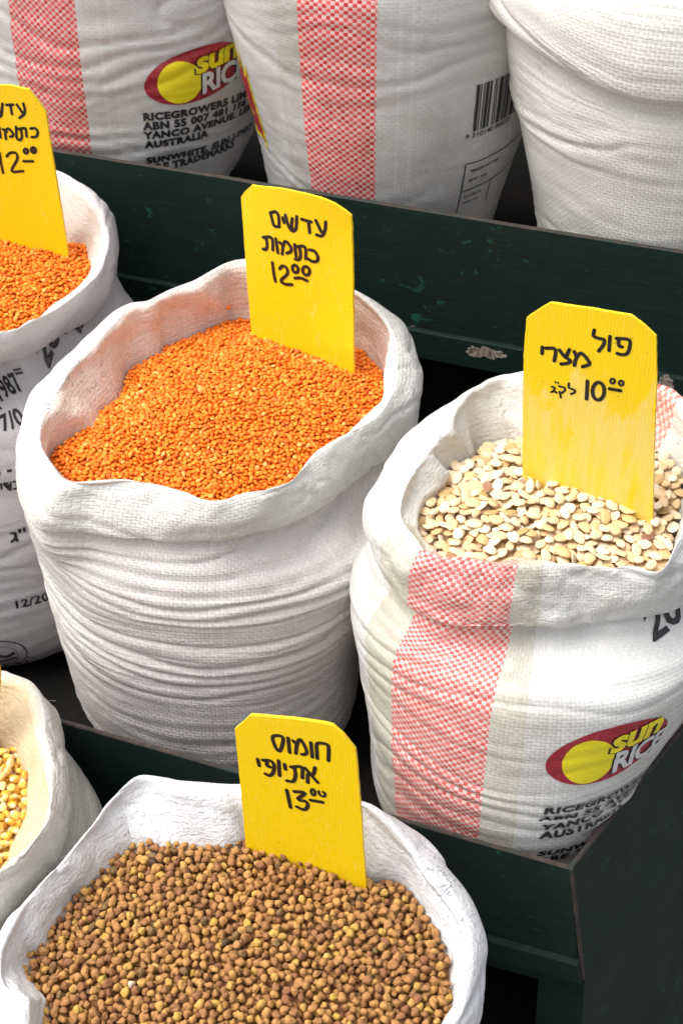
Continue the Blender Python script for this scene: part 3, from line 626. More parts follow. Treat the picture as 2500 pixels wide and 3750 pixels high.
# ------------------------------------------------------------------ fillings
def deposit(inside, target, r, n_try, bbox, seed, slack=.7, floor_d=3.2, roll=5):
    """drops balls one by one onto a bed, lets each roll downhill and keeps it if it stays under the heap's surface"""
    R = random.Random(seed); cell = 2*r; grid = {}; out = []; d2 = 4*r*r
    x0, x1, y0, y1 = bbox
    def height(x, y):
        z = target(x, y)-floor_d*r; gi, gj = int(math.floor(x/cell)), int(math.floor(y/cell))
        for a in (gi-1, gi, gi+1):
            for b in (gj-1, gj, gj+1):
                for (qx, qy, qz) in grid.get((a, b), ()):
                    dd = (x-qx)**2+(y-qy)**2
                    if dd < d2:
                        h = qz+math.sqrt(d2-dd)
                        if h > z: z = h
        return z
    for _ in range(n_try):
        x = R.uniform(x0, x1); y = R.uniform(y0, y1)
        if not inside(x, y): continue
        z = height(x, y); st = r*.9
        for k in range(roll):
            a0 = R.uniform(0, 6.283); best = None
            for q in range(4):
                a = a0+q*1.5708; xx, yy = x+st*math.cos(a), y+st*math.sin(a)
                if not inside(xx, yy): continue
                zz = height(xx, yy)
                if zz < z-1e-5 and (best is None or zz < best[2]): best = (xx, yy, zz)
            if best: x, y, z = best
            st *= .72
        if z > target(x, y)+slack*r: continue
        out.append((x, y, z)); grid.setdefault((int(math.floor(x/cell)), int(math.floor(y/cell))), []).append((x, y, z))
    return out
def heap(S, G, zc, tilt, mound, bump_seed, inset=.004, lump=.004):
    R, Z = G; cx, cy = S.c; nth = S.nth
    Rm = [float(q) for q in R]; bdx, bdy = S.bd
    T = np.random.default_rng(bump_seed).random((40, 40))
    def rad(x, y):
        k = (math.atan2(y-cy, x-cx)+math.pi)/(2*math.pi)*nth; i = int(k) % nth; f = k-int(k); return Rm[i]*(1-f)+Rm[(i+1) % nth]*f
    def inside(x, y): return math.hypot(x-cx, y-cy) < rad(x, y)-inset+.004
    def target(x, y):
        q = min(1., math.hypot(x-cx, y-cy)/max(rad(x, y), .02)); a = (x-cx)/.05+20; b = (y-cy)/.05+20; i, j = int(a), int(b); fa, fb = a-i, b-j
        n = (T[i, j]*(1-fa)+T[i+1, j]*fa)*(1-fb)+(T[i, j+1]*(1-fa)+T[i+1, j+1]*fa)*fb-.5
        return zc+tilt*((x-cx)*bdx+(y-cy)*bdy)+mound*(1-q**2.2)+lump*n
    m_ = float(R.max()); return inside, target, (cx-m_, cx+m_, cy-m_, cy+m_)
def bed(S, inside_fn, mat, name='bean_bed', depth=.008):
    """closing surface just under the loose pieces"""
    ins, tgt, bb = inside_fn; nr, nc = 14, 72; V = []; 
    for i in range(nr+1):
        for j in range(nc):
            a = 2*math.pi*j/nc; k = (a+math.pi) % (2*math.pi)/(2*math.pi)*S.nth; R = float(S._G[0][int(k) % S.nth])*1.02*i/nr
            x, y = S.c[0]+R*math.cos(a), S.c[1]+R*math.sin(a); V.append((x, y, tgt(x, y)-depth))
    Fq = [(i*nc+j, i*nc+(j+1) % nc, (i+1)*nc+(j+1) % nc, (i+1)*nc+j) for i in range(nr) for j in range(nc)]
    o = mesh_np(name, V, Fq, mat, None, True, {'tone': np.full(len(V), .3), 'tip': np.zeros(len(V))}); return o
def uvsphere(nu, nv, fn):
    V = [(0, 0, 1)]
    for i in range(1, nv):
        p = math.pi*i/nv
        for j in range(nu):
            a = 2*math.pi*j/nu; V.append((math.sin(p)*math.cos(a), math.sin(p)*math.sin(a), math.cos(p)))
    V.append((0, 0, -1)); Fc = []
    for j in range(nu): Fc.append((0, 1+j, 1+(j+1) % nu))
    for i in range(nv-2):
        for j in range(nu):
            a, b = 1+i*nu+j, 1+i*nu+(j+1) % nu; c, d = a+nu, b+nu; Fc.append((a, c, d)); Fc.append((a, d, b))
    e = len(V)-1
    for j in range(nu): Fc.append((e, e-nu+(j+1) % nu, e-nu+j))
    V = np.array(V, float); V, tip = fn(V); return V, np.array(Fc), tip
def rotm(rg, tiltmax, up=(0, 0, 1)):
    a = rg.uniform(0, 2*math.pi); t = rg.uniform(0, tiltmax); b = rg.uniform(0, 2*math.pi)
    return Matrix.Rotation(b, 3, 'Z') @ Matrix.Rotation(t, 3, 'X') @ Matrix.Rotation(a, 3, 'Z')
def join_grains(name, shapes, items, mat, tone_fn):
    """items: (pos, 3x3, scale, shape index, tone)"""
    Vs, Fs, tn, tp = [], [], [], []; off = 0
    for pos, Rm, scl, k, tone in items:
        V, Fc, tip = shapes[k]; Vs.append((V*scl)@np.array(Rm).T+pos); Fs.append(Fc+off); off += len(V); tn.append(np.full(len(V), tone)); tp.append(tip)
    return mesh_np(name, np.concatenate(Vs), np.concatenate(Fs), mat, None, True, {'tone': np.concatenate(tn), 'tip': np.concatenate(tp)})
def exposed(pts, r):
    """which balls the camera has a clear line to"""
    P = np.array(pts); x, y, d = proj(P); rp = F*r/d; cell = 20.; g = {}
    for i, (a, b) in enumerate(zip(x, y)): g.setdefault((int(a//cell), int(b//cell)), []).append(i)
    vis = np.zeros(len(P), bool)
    for i in range(len(P)):
        ci, cj = int(x[i]//cell), int(y[i]//cell); n = int(rp[i]*1.0//cell)+1; hid = 0
        for a in range(ci-n, ci+n+1):
            for b in range(cj-n, cj+n+1):
                for j in g.get((a, b), ()):
                    if j != i and d[j] < d[i]-.3*r and (x[i]-x[j])**2+(y[i]-y[j])**2 < (rp[i]*1.15)**2: hid += 1
        vis[i] = hid == 0
    return vis, x, y, d
def individuals(name, shapes, items, mat, label, cat, group, odd=None):
    cache = {}
    for pos, Rm, scl, k, tone in items:
        tq = round(tone*11)/11; key = (k, tq)
        if key not in cache:
            V, Fc, tip = shapes[k]; o = mesh_np(name, V, Fc, mat, None, True, {'tone': np.full(len(V), tq), 'tip': tip}); me = o.data; COL.objects.unlink(o); bpy.data.objects.remove(o); cache[key] = me
        o = bpy.data.objects.new(name, cache[key]); o.matrix_world = Matrix.Translation(Vector(pos)) @ Matrix(Rm).to_4x4() @ Matrix.Diagonal((scl, scl, scl, 1)); COL.objects.link(o)
        tag(o, label(pos, tq), cat, group)
def where_fn(S, G, words):
    """which stretch of the heap a loose piece lies on: (against the front rim, beside the side walls, below the card ...)"""
    def f(pos):
        d = np.array(pos[:2])-S.c; a = (math.degrees(math.atan2(d[1], d[0])-S.front)+180) % 360-180; q = math.hypot(*d)/max(float(np.interp(math.atan2(d[1], d[0]), S.th, G[0], period=2*np.pi)), .02)
        if q < .45: return words[4]
        return words[0] if abs(a) < 45 else words[1] if 0 <= a < 135 else words[2] if -135 < a < 0 else words[3]
    return f

# red lentils: flat little lenses
def lens(V, s=0):
    V = V.copy(); V[:, 2] *= .52; V[:, 0] *= 1.02; return V*.0030, np.zeros(len(V))
LENT = [uvsphere(9, 6, lens)]
M_lent = grain_material('red_lentil_skin', [(0, (.62, .10, .005)), (.25, (.82, .165, .005)), (.55, (.93, .235, .008)), (.8, (.97, .32, .03)), (1, (.97, .43, .12))], rough=.62, bumpscale=500, bump=.12)
def lentils(S, G, zc, tilt, mound, seed, label, n):
    S._G = G; hp = heap(S, G, zc, tilt, mound, seed); r = .0023
    pts = deposit(hp[0], hp[1], r, n, hp[2], seed, .6, 2.6, 3); rg = random.Random(seed); it = []
    for p in pts:
        tone = min(1, max(0, rg.gauss(.48, .22))); 
        if rg.random() < .015: tone = rg.uniform(.9, 1)
        it.append((np.array(p), rotm(rg, 1.1), rg.uniform(.88, 1.13), 0, tone))
    o = join_grains('red_lentils', LENT, it, M_lent, None); tag(o, label, 'lentils', kind='stuff')
    b = bed(S, hp, M_lent, 'lentil_bed', .006); b.parent = o
    return hp
hp1 = lentils(S1, G1, .388, .05, .022, 5, 'heap of small split red lentils filling the middle sack', 60000)
hp5 = lentils(S5, G5, .432, .04, .02, 6, 'heap of red lentils in the sack at the picture edge', 45000)
# one stray lentil stuck to the cloth


_u, _v = S1.find(838, 1124); _p = S1.at(np.array([_u]), np.array([_v]), .001)[0]; V, Fc, tip = LENT[0]
o = mesh_np('lentil', V, Fc, M_lent, None, True, {'tone': np.full(len(V), .45), 'tip': tip}); o.location = tuple(_p); o.rotation_euler = (.9, .3, 0); tag(o, 'single red lentil stuck to the inner cloth above the heap, beside the middle card', 'lentil')
# brown chickpeas: round, ribbed, with a small beak
def pea(k):
    rg = np.random.default_rng(100+k)
    def fn(V):
        V = V.copy(); x, y, z = V.T.copy(); a = np.arctan2(y, x)
        d = 1+.14*np.cos(2*a+rg.uniform(0, 6))*np.sqrt(np.clip(1-z*z, 0, 1))-.24*np.exp(-(y/.20)**2)*np.clip(z+.25, 0, 1)+.09*np.sin(3.2*x+rg.uniform(0, 6))*np.cos(3.3*y+rg.uniform(0, 6))+.08*np.sin(4.2*z+2*y+rg.uniform(0, 6))-.16*np.exp(-((x+.5)**2+(z+.4)**2+(y-.3)**2)/.12)
        beak = np.clip((x-.45)/.55, 0, 1)**1.7
        V *= d[:, None]; V[:, 0] += beak*.55; V[:, 2] += beak*.10
        V[:, 1] *= 1-.55*np.clip((x-.1)/.9, 0, 1); V[:, 1] *= rg.uniform(.78, .95); V[:, 2] *= rg.uniform(.8, 1.0); V += .055*rg.normal(size=V.shape)
        tip = np.clip(np.clip(beak-.5, 0, 1)*1.2+np.exp(-(y/.14)**2)*np.clip(z, 0, 1)*.7, 0, 1)
        return V*.0045, tip
    return uvsphere(12, 9, fn)
PEAS = [pea(k) for k in range(12)]
M_pea = grain_material('brown_chickpea_skin', [(0, (.006, .007, .012)), (.06, (.15, .11, .04)), (.2, (.21, .075, .04)), (.38, (.30, .135, .05)), (.55, (.41, .20, .065)), (.75, (.52, .28, .08)), (.92, (.58, .38, .07)), (1, (.85, .72, .5))], rough=.75, bumpscale=330, bump=1.0, spot=((.07, .045, .018), .9))
S3._G = G3; hp3 = heap(S3, G3, .112, .06, .026, 9, lump=.006); rp = .0042
pts = deposit(hp3[0], hp3[1], rp, 42000, hp3[2], 9, .8, 3.0, 5)
rg = random.Random(9); it = []
for p in pts:
    q = rg.random(); tone = min(.88, max(.17, rg.gauss(.55, .17)))
    if q < .010: tone = rg.uniform(.9, .95)
    elif q < .045: tone = rg.uniform(.06, .12)
    it.append([np.array(p), Matrix.Rotation(rg.uniform(0, 6.28), 3, 'Z')@Matrix.Rotation(rg.uniform(0, 3.14), 3, 'Y')@Matrix.Rotation(rg.uniform(0, 6.28), 3, 'X'), rg.uniform(.80, 1.20), rg.randrange(12), tone])
vis, X_, Y_, D_ = exposed(pts, rp)
inframe = vis & (X_ > 8) & (X_ < 1640) & (Y_ > 3070) & (Y_ < 3742)
def nearest_vis(px, py):
    e = np.where(inframe, (X_-px)**2+(Y_-py)**2, 1e12); return int(np.argmin(e))
odd = {}
for px, py, tone, lb in ((562, 3156, 0., 'black seed among the brown chickpeas, near the back of the heap'), (818, 3457, 0.01, 'black seed in the middle of the brown chickpea heap'), (482, 3588, 1., 'single pale cream chickpea among the brown ones')):
    i = nearest_vis(px, py); odd[i] = (tone, lb)
wp = where_fn(S3, G3, ('on the near slope of the chickpea heap', 'by the right-hand wall of the chickpea sack', 'by the left-hand wall of the chickpea sack', 'on the far slope of the chickpea heap', 'in the middle of the chickpea heap'))
idx = [i for i in np.argsort(D_) if inframe[i] and i not in odd][:300-len(odd)]
individuals('chickpea', PEAS, [it[i] for i in idx], M_pea, lambda p, t: ('yellowish' if t > .62 else 'dark' if t < .4 else 'brown')+' chickpea lying loose '+wp(p), 'chickpea', 'loose brown chickpeas on the heap')
for i, (tone, lb) in odd.items():
    t_ = it[i][:]; t_[4] = tone; V, Fc, tip = PEAS[t_[3]]
    o = mesh_np('seed' if tone < .5 else 'chickpea', V, Fc, M_pea, None, True, {'tone': np.full(len(V), tone), 'tip': np.zeros(len(V))})
    o.matrix_world = Matrix.Translation(Vector(t_[0])) @ Matrix(t_[1]).to_4x4() @ Matrix.Diagonal((t_[2],)*3+(1,)); tag(o, lb, 'seed' if tone < .5 else 'chickpea')
sel = set(idx) | set(odd)
o = join_grains('chickpeas', PEAS, [it[i] for i in range(len(it)) if i not in sel], M_pea, None); tag(o, 'heap of small brown wrinkled chickpeas filling the front sack', 'chickpeas', kind='stuff')
b = bed(S3, hp3, M_pea, 'chickpea_bed', .010); b.parent = o

# dried split beans: flat ovals, domed on one side
def bean(k):
    rg = np.random.default_rng(200+k)
    L_, W2, H_ = rg.uniform(.0076, .0096), rg.uniform(.0058, .0074), rg.uniform(.0017, .0030); notch = rg.uniform(.05, .2); half = k % 3 != 2
    def fn(V):
        V = V.copy(); x, y, z = V.T.copy()
        e = np.sign(z)*np.abs(z)**.8
        zz = np.where(z > 0, e*1.0, e*(.28 if half else .9))
        w = 1-.10*x; V[:, 0] = x*L_; V[:, 1] = y*W2*w - notch*W2*np.exp(-((x-.1)/.35)**2)*np.clip(-y, 0, 1)*-1.0
        V[:, 2] = zz*H_+H_*.16*np.sin(3*x+k)*np.cos(2.5*y) + .0012*x*x*rg.uniform(-1, 1); V += .00014*rg.normal(size=V.shape); V[:, 0] += .0012*np.sin(2.2*y+k)
        tip = np.clip(np.exp(-((x-.9)/.15)**2), 0, 1)*.5
        return V, tip
    return uvsphere(14, 8, fn)
BEANS = [bean(k) for k in range(10)]
M_bean = grain_material('dried_bean_skin', [(0, (.13, .03, .02)), (.08, (.30, .13, .06)), (.2, (.50, .33, .12)), (.4, (.70, .46, .22)), (.6, (.82, .62, .38)), (.8, (.87, .71, .49)), (1, (.89, .79, .62))], rough=.45, bumpscale=260, bump=.22, spot=((.25, .12, .04), .5))
S2._G = G2; hp2 = heap(S2, G2, .396, .05, .022, 12, inset=.004, lump=.009); rb = .0048
pts = deposit(hp2[0], hp2[1], rb, 18000, hp2[2], 12, .7, 2.6, 4); rg = random.Random(12); it = []
for p in pts:
    q = rg.random(); tone = min(1, max(.22, rg.gauss(.64, .2)))
    if q < .006: tone = rg.uniform(.0, .1)
    a = rotm(rg, .5)
    if rg.random() < .08: a = rotm(rg, 1.5)
    if rg.random() < .4: a = a @ Matrix.Rotation(math.pi, 3, 'X')
    it.append([np.array(p), a, rg.uniform(.72, 1.03), rg.randrange(10), tone])
vis, X_, Y_, D_ = exposed(pts, rb*.8)
inframe = vis & (X_ > 1500) & (X_ < 2500) & (Y_ > 1630) & (Y_ < 2095)
i0 = int(np.argmin(np.where(inframe, (X_-1770)**2+(Y_-1880)**2, 1e12)))
wb = where_fn(S2, G2, ('along the front rim of the bean sack', 'by the right-hand wall of the bean sack', 'by the left-hand wall of the bean sack', 'at the back of the bean sack', 'at the foot of the bean price card'))
idx = [i for i in np.argsort(D_) if inframe[i] and i != i0][:299]
individuals('dried_bean', BEANS, [it[i] for i in idx], M_bean, lambda p, t: ('whitish' if t > .8 else 'tan' if t < .5 else 'cream')+' split bean lying '+wb(p), 'bean', 'loose cream beans on the heap')
t_ = it[i0]; V, Fc, tip = BEANS[2]
o = mesh_np('dried_bean', V, Fc, M_bean, None, True, {'tone': np.full(len(V), .02), 'tip': np.zeros(len(V))}); o.matrix_world = Matrix.Translation(Vector(t_[0])+Vector((0, 0, .002))) @ Matrix(t_[1]).to_4x4(); tag(o, 'dark reddish-brown unpeeled bean among the cream beans', 'bean')
sel = set(idx) | {i0}
o = join_grains('dried_beans', BEANS, [it[i] for i in range(len(it)) if i not in sel], M_bean, None); tag(o, 'heap of pale dried beans filling the striped sack', 'beans', kind='stuff')
b = bed(S2, hp2, M_bean, 'bean_bed', .010); b.parent = o

# maize kernels: wedge-shaped, dented, with a pale tip
def kern(k):
    rg = np.random.default_rng(300+k)
    def fn(V):
        V = V.copy(); x, y, z = V.T.copy()
        w = .62+.42*np.clip((x+1)/1.3, 0, 1)
        V[:, 0] = x*.0061-.0006*np.exp(-((y/.4)**2))*np.clip(x, 0, 1); V[:, 1] = y*.0049*w*rg.uniform(.92, 1.08); V[:, 2] = np.sign(z)*np.abs(z)**.75*.0032*(.8+.2*w)
        tip = np.clip((-x-.35)/.5, 0, 1); return V, tip
    return uvsphere(12, 8, fn)
KERN = [kern(k) for k in range(6)]
M_corn = grain_material('maize_skin', [(0, (.70, .30, .02)), (.4, (.85, .44, .04)), (.7, (.90, .58, .11)), (1, (.92, .78, .46))], rough=.22, bumpscale=200, bump=.08, spot=((.85, .74, .52), .85))
S4._G = G4; hp4 = heap(S4, G4, .155, .05, .02, 15, inset=.006); rk = .0044
pts = deposit(hp4[0], hp4[1], rk, 12000, hp4[2], 15, .7, 2.6, 4); rg = random.Random(15); it = []
for p in pts:
    it.append([np.array(p), Matrix.Rotation(rg.uniform(0, 6.28), 3, 'Z')@Matrix.Rotation(rg.uniform(-.7, .7), 3, 'Y')@Matrix.Rotation(rg.choice((0, 1.57))+rg.uniform(-.5, .5), 3, 'X'), rg.uniform(.88, 1.1), rg.randrange(6), min(1, max(0, rg.gauss(.5, .25)))])
vis, X_, Y_, D_ = exposed(pts, rk)
idx = [i for i in range(len(it)) if vis[i] and -10 < X_[i] < 125 and 2700 < Y_[i] < 3125]
individuals('maize_kernel', KERN, [it[i] for i in idx], M_corn, lambda p, t: ('pale' if t > .7 else 'deep orange' if t < .3 else 'yellow')+' maize kernel '+('at the back' if p[1] > -.37 else 'near the rim fold' if p[1] > -.45 else 'toward the front')+' of the maize sack', 'maize kernel', 'loose maize kernels on the heap')
sel = set(idx)
o = join_grains('maize_kernels', KERN, [it[i] for i in range(len(it)) if i not in sel], M_corn, None); tag(o, 'heap of yellow maize kernels filling the cream sack', 'maize', kind='stuff')
b = bed(S4, hp4, M_corn, 'maize_bed', .010); b.parent = o

# ------------------------------------------------------------------ price cards
def card(label, off, k, outline, bl, br, zg, strokes, sw, lean=0., wet=None, group='yellow plastic price cards', bend=.0):
    """outline and strokes are in zoomed-photo pixels: px = off + k*zoom"""
    X = lambda p: (off[0]+p[0]*k, off[1]+p[1]*k)
    A = atz(*bl, zg[0]); B = atz(*br, zg[1]); A = np.array(A); B = np.array(B); h = B-A; h[2] = 0; h /= np.linalg.norm(h)
    n = np.array([h[1], -h[0], 0.])                       # towards the viewer
    up = np.array([0, 0, 1.])*math.cos(lean) - n*math.sin(lean); nn = np.cross(h, up); nn = nn if nn@(CAM-A) > 0 else -nn
    def on(p):
        r = ray(*X(p)); t = ((A-CAM)@nn)/(r@nn); W = CAM+r*t; d = W-A; return d@h, d@up
    def to3(x, y, o): 
        bz = bend*((x-.03)/.07)**2*min(1.5, max(0, (y-.02)/.1)); return A+h*x+up*y+nn*(o-bz)
    jr = random.Random(len(strokes)); O = [on(p) for p in outline]; O2 = []
    for p_, q_ in zip(O, O[1:]+O[:1]):
        n_ = max(1, int(math.hypot(q_[0]-p_[0], q_[1]-p_[1])/.006))
        for i_ in range(n_): O2.append((p_[0]+(q_[0]-p_[0])*i_/n_+jr.uniform(-1, 1)*.00025, p_[1]+(q_[1]-p_[1])*i_/n_+jr.uniform(-1, 1)*.00025))
    O = O2
    root = empty('price_card', tuple(A)); tag(root, label, 'price card', group)
    bm = bmesh.new(); f = bm.faces.new([bm.verts.new((x, y, 0)) for x, y in O])
    cut_grid(bm, .008, .012); bmesh.ops.triangulate(bm, faces=[f for f in bm.faces if len(f.verts) > 4])
    bm.normal_update()
    if sum(f.normal.z for f in bm.faces) < 0: bmesh.ops.reverse_faces(bm, faces=bm.faces[:])
    ret = bmesh.ops.extrude_face_region(bm, geom=bm.faces[:]); tv = [v for v in ret['geom'] if isinstance(v, bmesh.types.BMVert)]
    for v in tv: v.co.z += .0034
    bmesh.ops.recalc_face_normals(bm, faces=bm.faces[:])
    uvl = bm.loops.layers.uv.new('weave')
    for f in bm.faces:
        for l in f.loops: l[uvl].uv = (l.vert.co.x, l.vert.co.y)
    # flute ends along the cut top edge show as small notches
    for v in bm.verts: v.co = to3(v.co.x, v.co.y, v.co.z)
    o = mesh_bm('card_sheet', bm, card_material('yellow_corrugated_plastic', wet)); part_of(root, o)
    bm = bmesh.new(); lay = 0
    for s_ in strokes:
        closed = False; w_ = sw
        if isinstance(s_, tuple) and s_[0] == 'o': pts_ = ellipse(s_[1], s_[2], s_[3], s_[4], 12, s_[5] if len(s_) > 5 else 0); closed = True; w_ = s_[6] if len(s_) > 6 else sw
        elif isinstance(s_, tuple) and s_[0] == 'c': pts_ = s_[1]; closed = True
        elif isinstance(s_, tuple) and s_[0] == 'w': pts_ = s_[2]; w_ = s_[1]
        else: pts_ = s_
        uvp = [on(p) for p in pts_]; e = on((pts_[0][0]+100, pts_[0][1])); wm = math.hypot(e[0]-uvp[0][0], e[1]-uvp[0][1])/100*w_
        lay += 1
        for poly in ribbon(uvp, wm, closed, 4):
            try: bm.faces.new([bm.verts.new(to3(x, y, .0037+lay*.00001)) for x, y in poly])
            except ValueError: pass
    bmesh.ops.remove_doubles(bm, verts=bm.verts, dist=2e-6)
    o = mesh_bm('handwriting', bm, M_marker); part_of(root, o)
    return root
c2s = [[(445, 405), (510, 395), (542, 450), (550, 575)], [(445, 405), (468, 490), (490, 560), (550, 575)], [(590, 465), (605, 525)], [(620, 435), (655, 560), (700, 628), (742, 600), (750, 460)], [(700, 480), (692, 560), (703, 620)],
       [(805, 495), (910, 535)], [(880, 528), (895, 660)], [(960, 520), (1020, 660)], [(1065, 550), (1060, 640), (1030, 708), (970, 690)],
       [(360, 700), (440, 695), (470, 730), (475, 850)], [(395, 710), (407, 790), (395, 840), (360, 840)], [(510, 715), (535, 885)], [(555, 760), (600, 800)], [(585, 900), (598, 790), (630, 750), (688, 825), (682, 872), (640, 890)],
       [(730, 790), (745, 930)], [(745, 820), (820, 812), (853, 850), (855, 965)], [(785, 830), (797, 920), (780, 970), (735, 965)], [(895, 862), (950, 880), (990, 950), (980, 1000), (930, 1000), (880, 965)],
       [(470, 1000), (485, 1120), (505, 1225)], [(555, 1075), (590, 1042), (640, 1070), (645, 1140), (572, 1215), (620, 1258), (702, 1265)], ('o', 738, 1080, 32, 46, -.3), ('o', 862, 1108, 38, 52, -.3), [(735, 1190), (800, 1190), (875, 1225)]]
card('yellow price card lettered in Hebrew with 12.00, standing in the middle sack of lentils', (860, 650), .3061,
     [(210, 85), (560, 120), (820, 190), (1000, 255), (1150, 340), (1270, 450), (1325, 510), (1345, 800), (1370, 1150), (1385, 1400), (1410, 1750), (1430, 2050), (1447, 2400), (260, 2400), (215, 1820), (160, 1200), (120, 700), (80, 225), (130, 160)],
     (926, 1216), (1301, 1342), (.408, .408), c2s, 36, bend=.005)
c3s = [[(835, 340), (828, 400), (880, 425), (935, 440), (930, 490), (880, 555)], [(995, 405), (985, 550)], [(1060, 425), (1190, 440), (1195, 520), (1170, 580), (1120, 592), (1070, 580)], [(1085, 440), (1087, 500), (1120, 512)],
       [(305, 515), (300, 580)], [(340, 525), (425, 530), (440, 570), (425, 655)], [(480, 545), (530, 610), (592, 655), (560, 680), (495, 688)], [(580, 540), (548, 610)], [(630, 560), (655, 615)], [(632, 700), (645, 640), (700, 575), (782, 665), (775, 695), (715, 715)],
       ('w', 24, [(575, 885), (575, 930), (635, 955), (630, 980), (595, 995)]), ('w', 24, [(475, 915), (530, 930), (532, 960), (500, 985)]), ('w', 24, [(480, 970), (492, 1030)]), ('w', 24, [(400, 920), (428, 930), (425, 965), (450, 980)]), ('w', 24, [(425, 960), (395, 975)]), ('w', 18, [(435, 870), (440, 880)]), ('w', 18, [(462, 875), (467, 885)]),
       [(765, 862), (756, 1045)], ('o', 877, 965, 60, 90, .05), ('o', 1022, 862, 22, 24, 0, 26), ('o', 1110, 882, 22, 24, 0, 26), [(990, 940), (1105, 960)]]
card('yellow price card lettered in Hebrew with 10.00, water-stained, standing in the bean sack', (1880, 1080), .3571,
     [(380, 65), (800, 125), (1210, 195), (1350, 300), (1465, 410), (1475, 800), (1450, 1400), (1430, 2200), (1425, 2600), (100, 2600), (100, 1950), (102, 1200), (112, 600), (140, 220), (250, 145)],
     (1916, 1776), (2391, 1912), (.408, .402), c3s, 40, wet=.125)
c4s = [('c', [(495, 325), (600, 325), (605, 400), (570, 485), (525, 440)]), [(665, 340), (680, 500)], [(720, 370), (760, 412)], [(750, 510), (760, 420), (800, 355), (868, 480), (850, 520), (815, 520)], [(915, 390), (930, 550)],
       [(985, 565), (980, 480), (985, 400), (1088, 408), (1110, 450), (1108, 590)], [(330, 575), (345, 645)], [(385, 585), (470, 592), (510, 640), (500, 720), (460, 755), (415, 735)], [(430, 605), (432, 645), (470, 660)], [(560, 590), (570, 755)], [(625, 630), (635, 685)],
       [(695, 660), (800, 655), (822, 690), (820, 780)], [(735, 670), (746, 750), (720, 818), (650, 812)], [(850, 670), (990, 830)], [(960, 665), (950, 720), (930, 745)], [(880, 830), (880, 760), (897, 720)],
       [(650, 915), (670, 1010), (690, 1105)], [(730, 930), (850, 945), (770, 1015), (860, 1040), (880, 1090), (840, 1130), (760, 1098)], ('o', 940, 937, 22, 34, -.2, 30), ('w', 30, [(1002, 925), (1012, 965), (1060, 985), (1072, 950), (1048, 935)]), [(910, 1025), (1045, 1048)]]
card('yellow price card lettered in Hebrew with 13.00, standing in the chickpea sack', (840, 2580), .3316,
     [(250, 95), (700, 130), (1060, 180), (1150, 205), (1270, 310), (1400, 470), (1420, 650), (1475, 1300), (1510, 1900), (1535, 2200), (250, 2200), (190, 1470), (150, 1000), (110, 600), (75, 245), (130, 200)],
     (903, 3071), (1341, 3230), (.14, .132), c4s, 41)
c1s = [[(-60, 355), (-30, 440), (0, 512), (40, 490), (55, 345)], [(5, 385), (5, 500)], [(105, 360), (195, 355)], [(160, 365), (180, 480)], [(245, 355), (325, 470)], [(330, 340), (350, 420), (340, 480), (280, 530)],
       [(10, 650), (30, 790)], [(60, 682), (110, 712)], [(100, 810), (92, 720), (130, 672), (190, 730), (190, 770), (155, 780)], [(235, 650), (240, 790)], [(245, 680), (350, 667), (365, 700), (375, 780)], [(300, 690), (312, 780), (290, 822), (255, 815)], [(425, 672), (490, 670), (522, 720), (500, 778), (440, 785)],
       [(15, 990), (35, 1130), (62, 1260)], [(110, 1040), (160, 992), (235, 1000), (250, 1080), (175, 1235), (330, 1235)], ('o', 365, 970, 26, 30), ('o', 465, 958, 26, 32, 0, 44), [(335, 1105), (460, 1105)]]
card('yellow price card with 12.00, cut off by the picture edge, in a lentil sack', (0, 280), .2762,
     [(-560, 130), (-300, 100), (0, 100), (150, 105), (400, 160), (520, 310), (625, 455), (650, 640), (740, 1200), (830, 1750), (905, 2240), (950, 2600), (-600, 2600), (-640, 1600), (-700, 500), (-690, 300)],
     (-150, 842), (250, 899), (.455, .455), c1s, 36)
card('edge of a yellow price card standing in the maize sack', (0, 0), 1.,
     [(-330, 2330), (-60, 2385), (-22, 2405), (4, 2440), (6, 2500), (0, 2570), (-14, 2800), (-330, 2700), (-370, 2380)], (-300, 2640), (14, 2720), (.17, .17), [], 10)

# ------------------------------------------------------------------ the stall
stall = empty('market_stall', (0, 0, -.95)); tag(stall, 'stepped market stall of dark green painted boards holding the sacks', 'market stall')
def board(name, corners, thick, dirv, parent=stall, edge=True, seg=40, wob=.0012, seed=0, label=None):
    """corners: top-left, top-right, bottom-right, bottom-left of the outer face; dirv: inward"""
    A, B, C_, D = (np.array(c, float) for c in corners); d = np.array(dirv, float); d /= np.linalg.norm(d); bm = bmesh.new(); cols = []
    r = np.random.default_rng(seed); wv = np.convolve(r.normal(size=seg+9), np.ones(5)/5, 'same')[4:seg+5]*wob
    for i in range(seg+1):
        f = i/seg; T = A+(B-A)*f+np.array([0, 0, wv[i]]); Bo = D+(C_-D)*f
        cols.append([bm.verts.new(q) for q in (Bo, T-np.array([0, 0, .0016]), T+d*.0012, T+d*(thick-.0012), T+d*thick-np.array([0, 0, .0016]), Bo+d*thick)])
    for a, b in zip(cols[:-1], cols[1:]):
        for k in range(6):
            f = bm.faces.new((a[k], b[k], b[(k+1) % 6], a[(k+1) % 6])); f.material_index = 1 if (edge and k in (1, 2, 3)) else 0
    bm.faces.new(cols[0][::-1]); bm.faces.new(cols[-1])
    bmesh.ops.recalc_face_normals(bm, faces=bm.faces[:])
    o = mesh_bm(name, bm, [M_green, M_worn]); part_of(parent, o)
    if label: o['label'] = label
    return o
YB, YA = -.252, .33
tl = aty(240, 2650, YB); tr = aty(2090, 3183, YB); slope = (tr-tl)/(tr[0]-tl[0])
TLB = tr-slope*(tr[0]+.95); brl = aty(2112, 3512, YB); BLB = np.array([-.95, YB, brl[2]])
board('front_board', (TLB, tr, brl, BLB), .006, (0, 1, 0), seed=1)
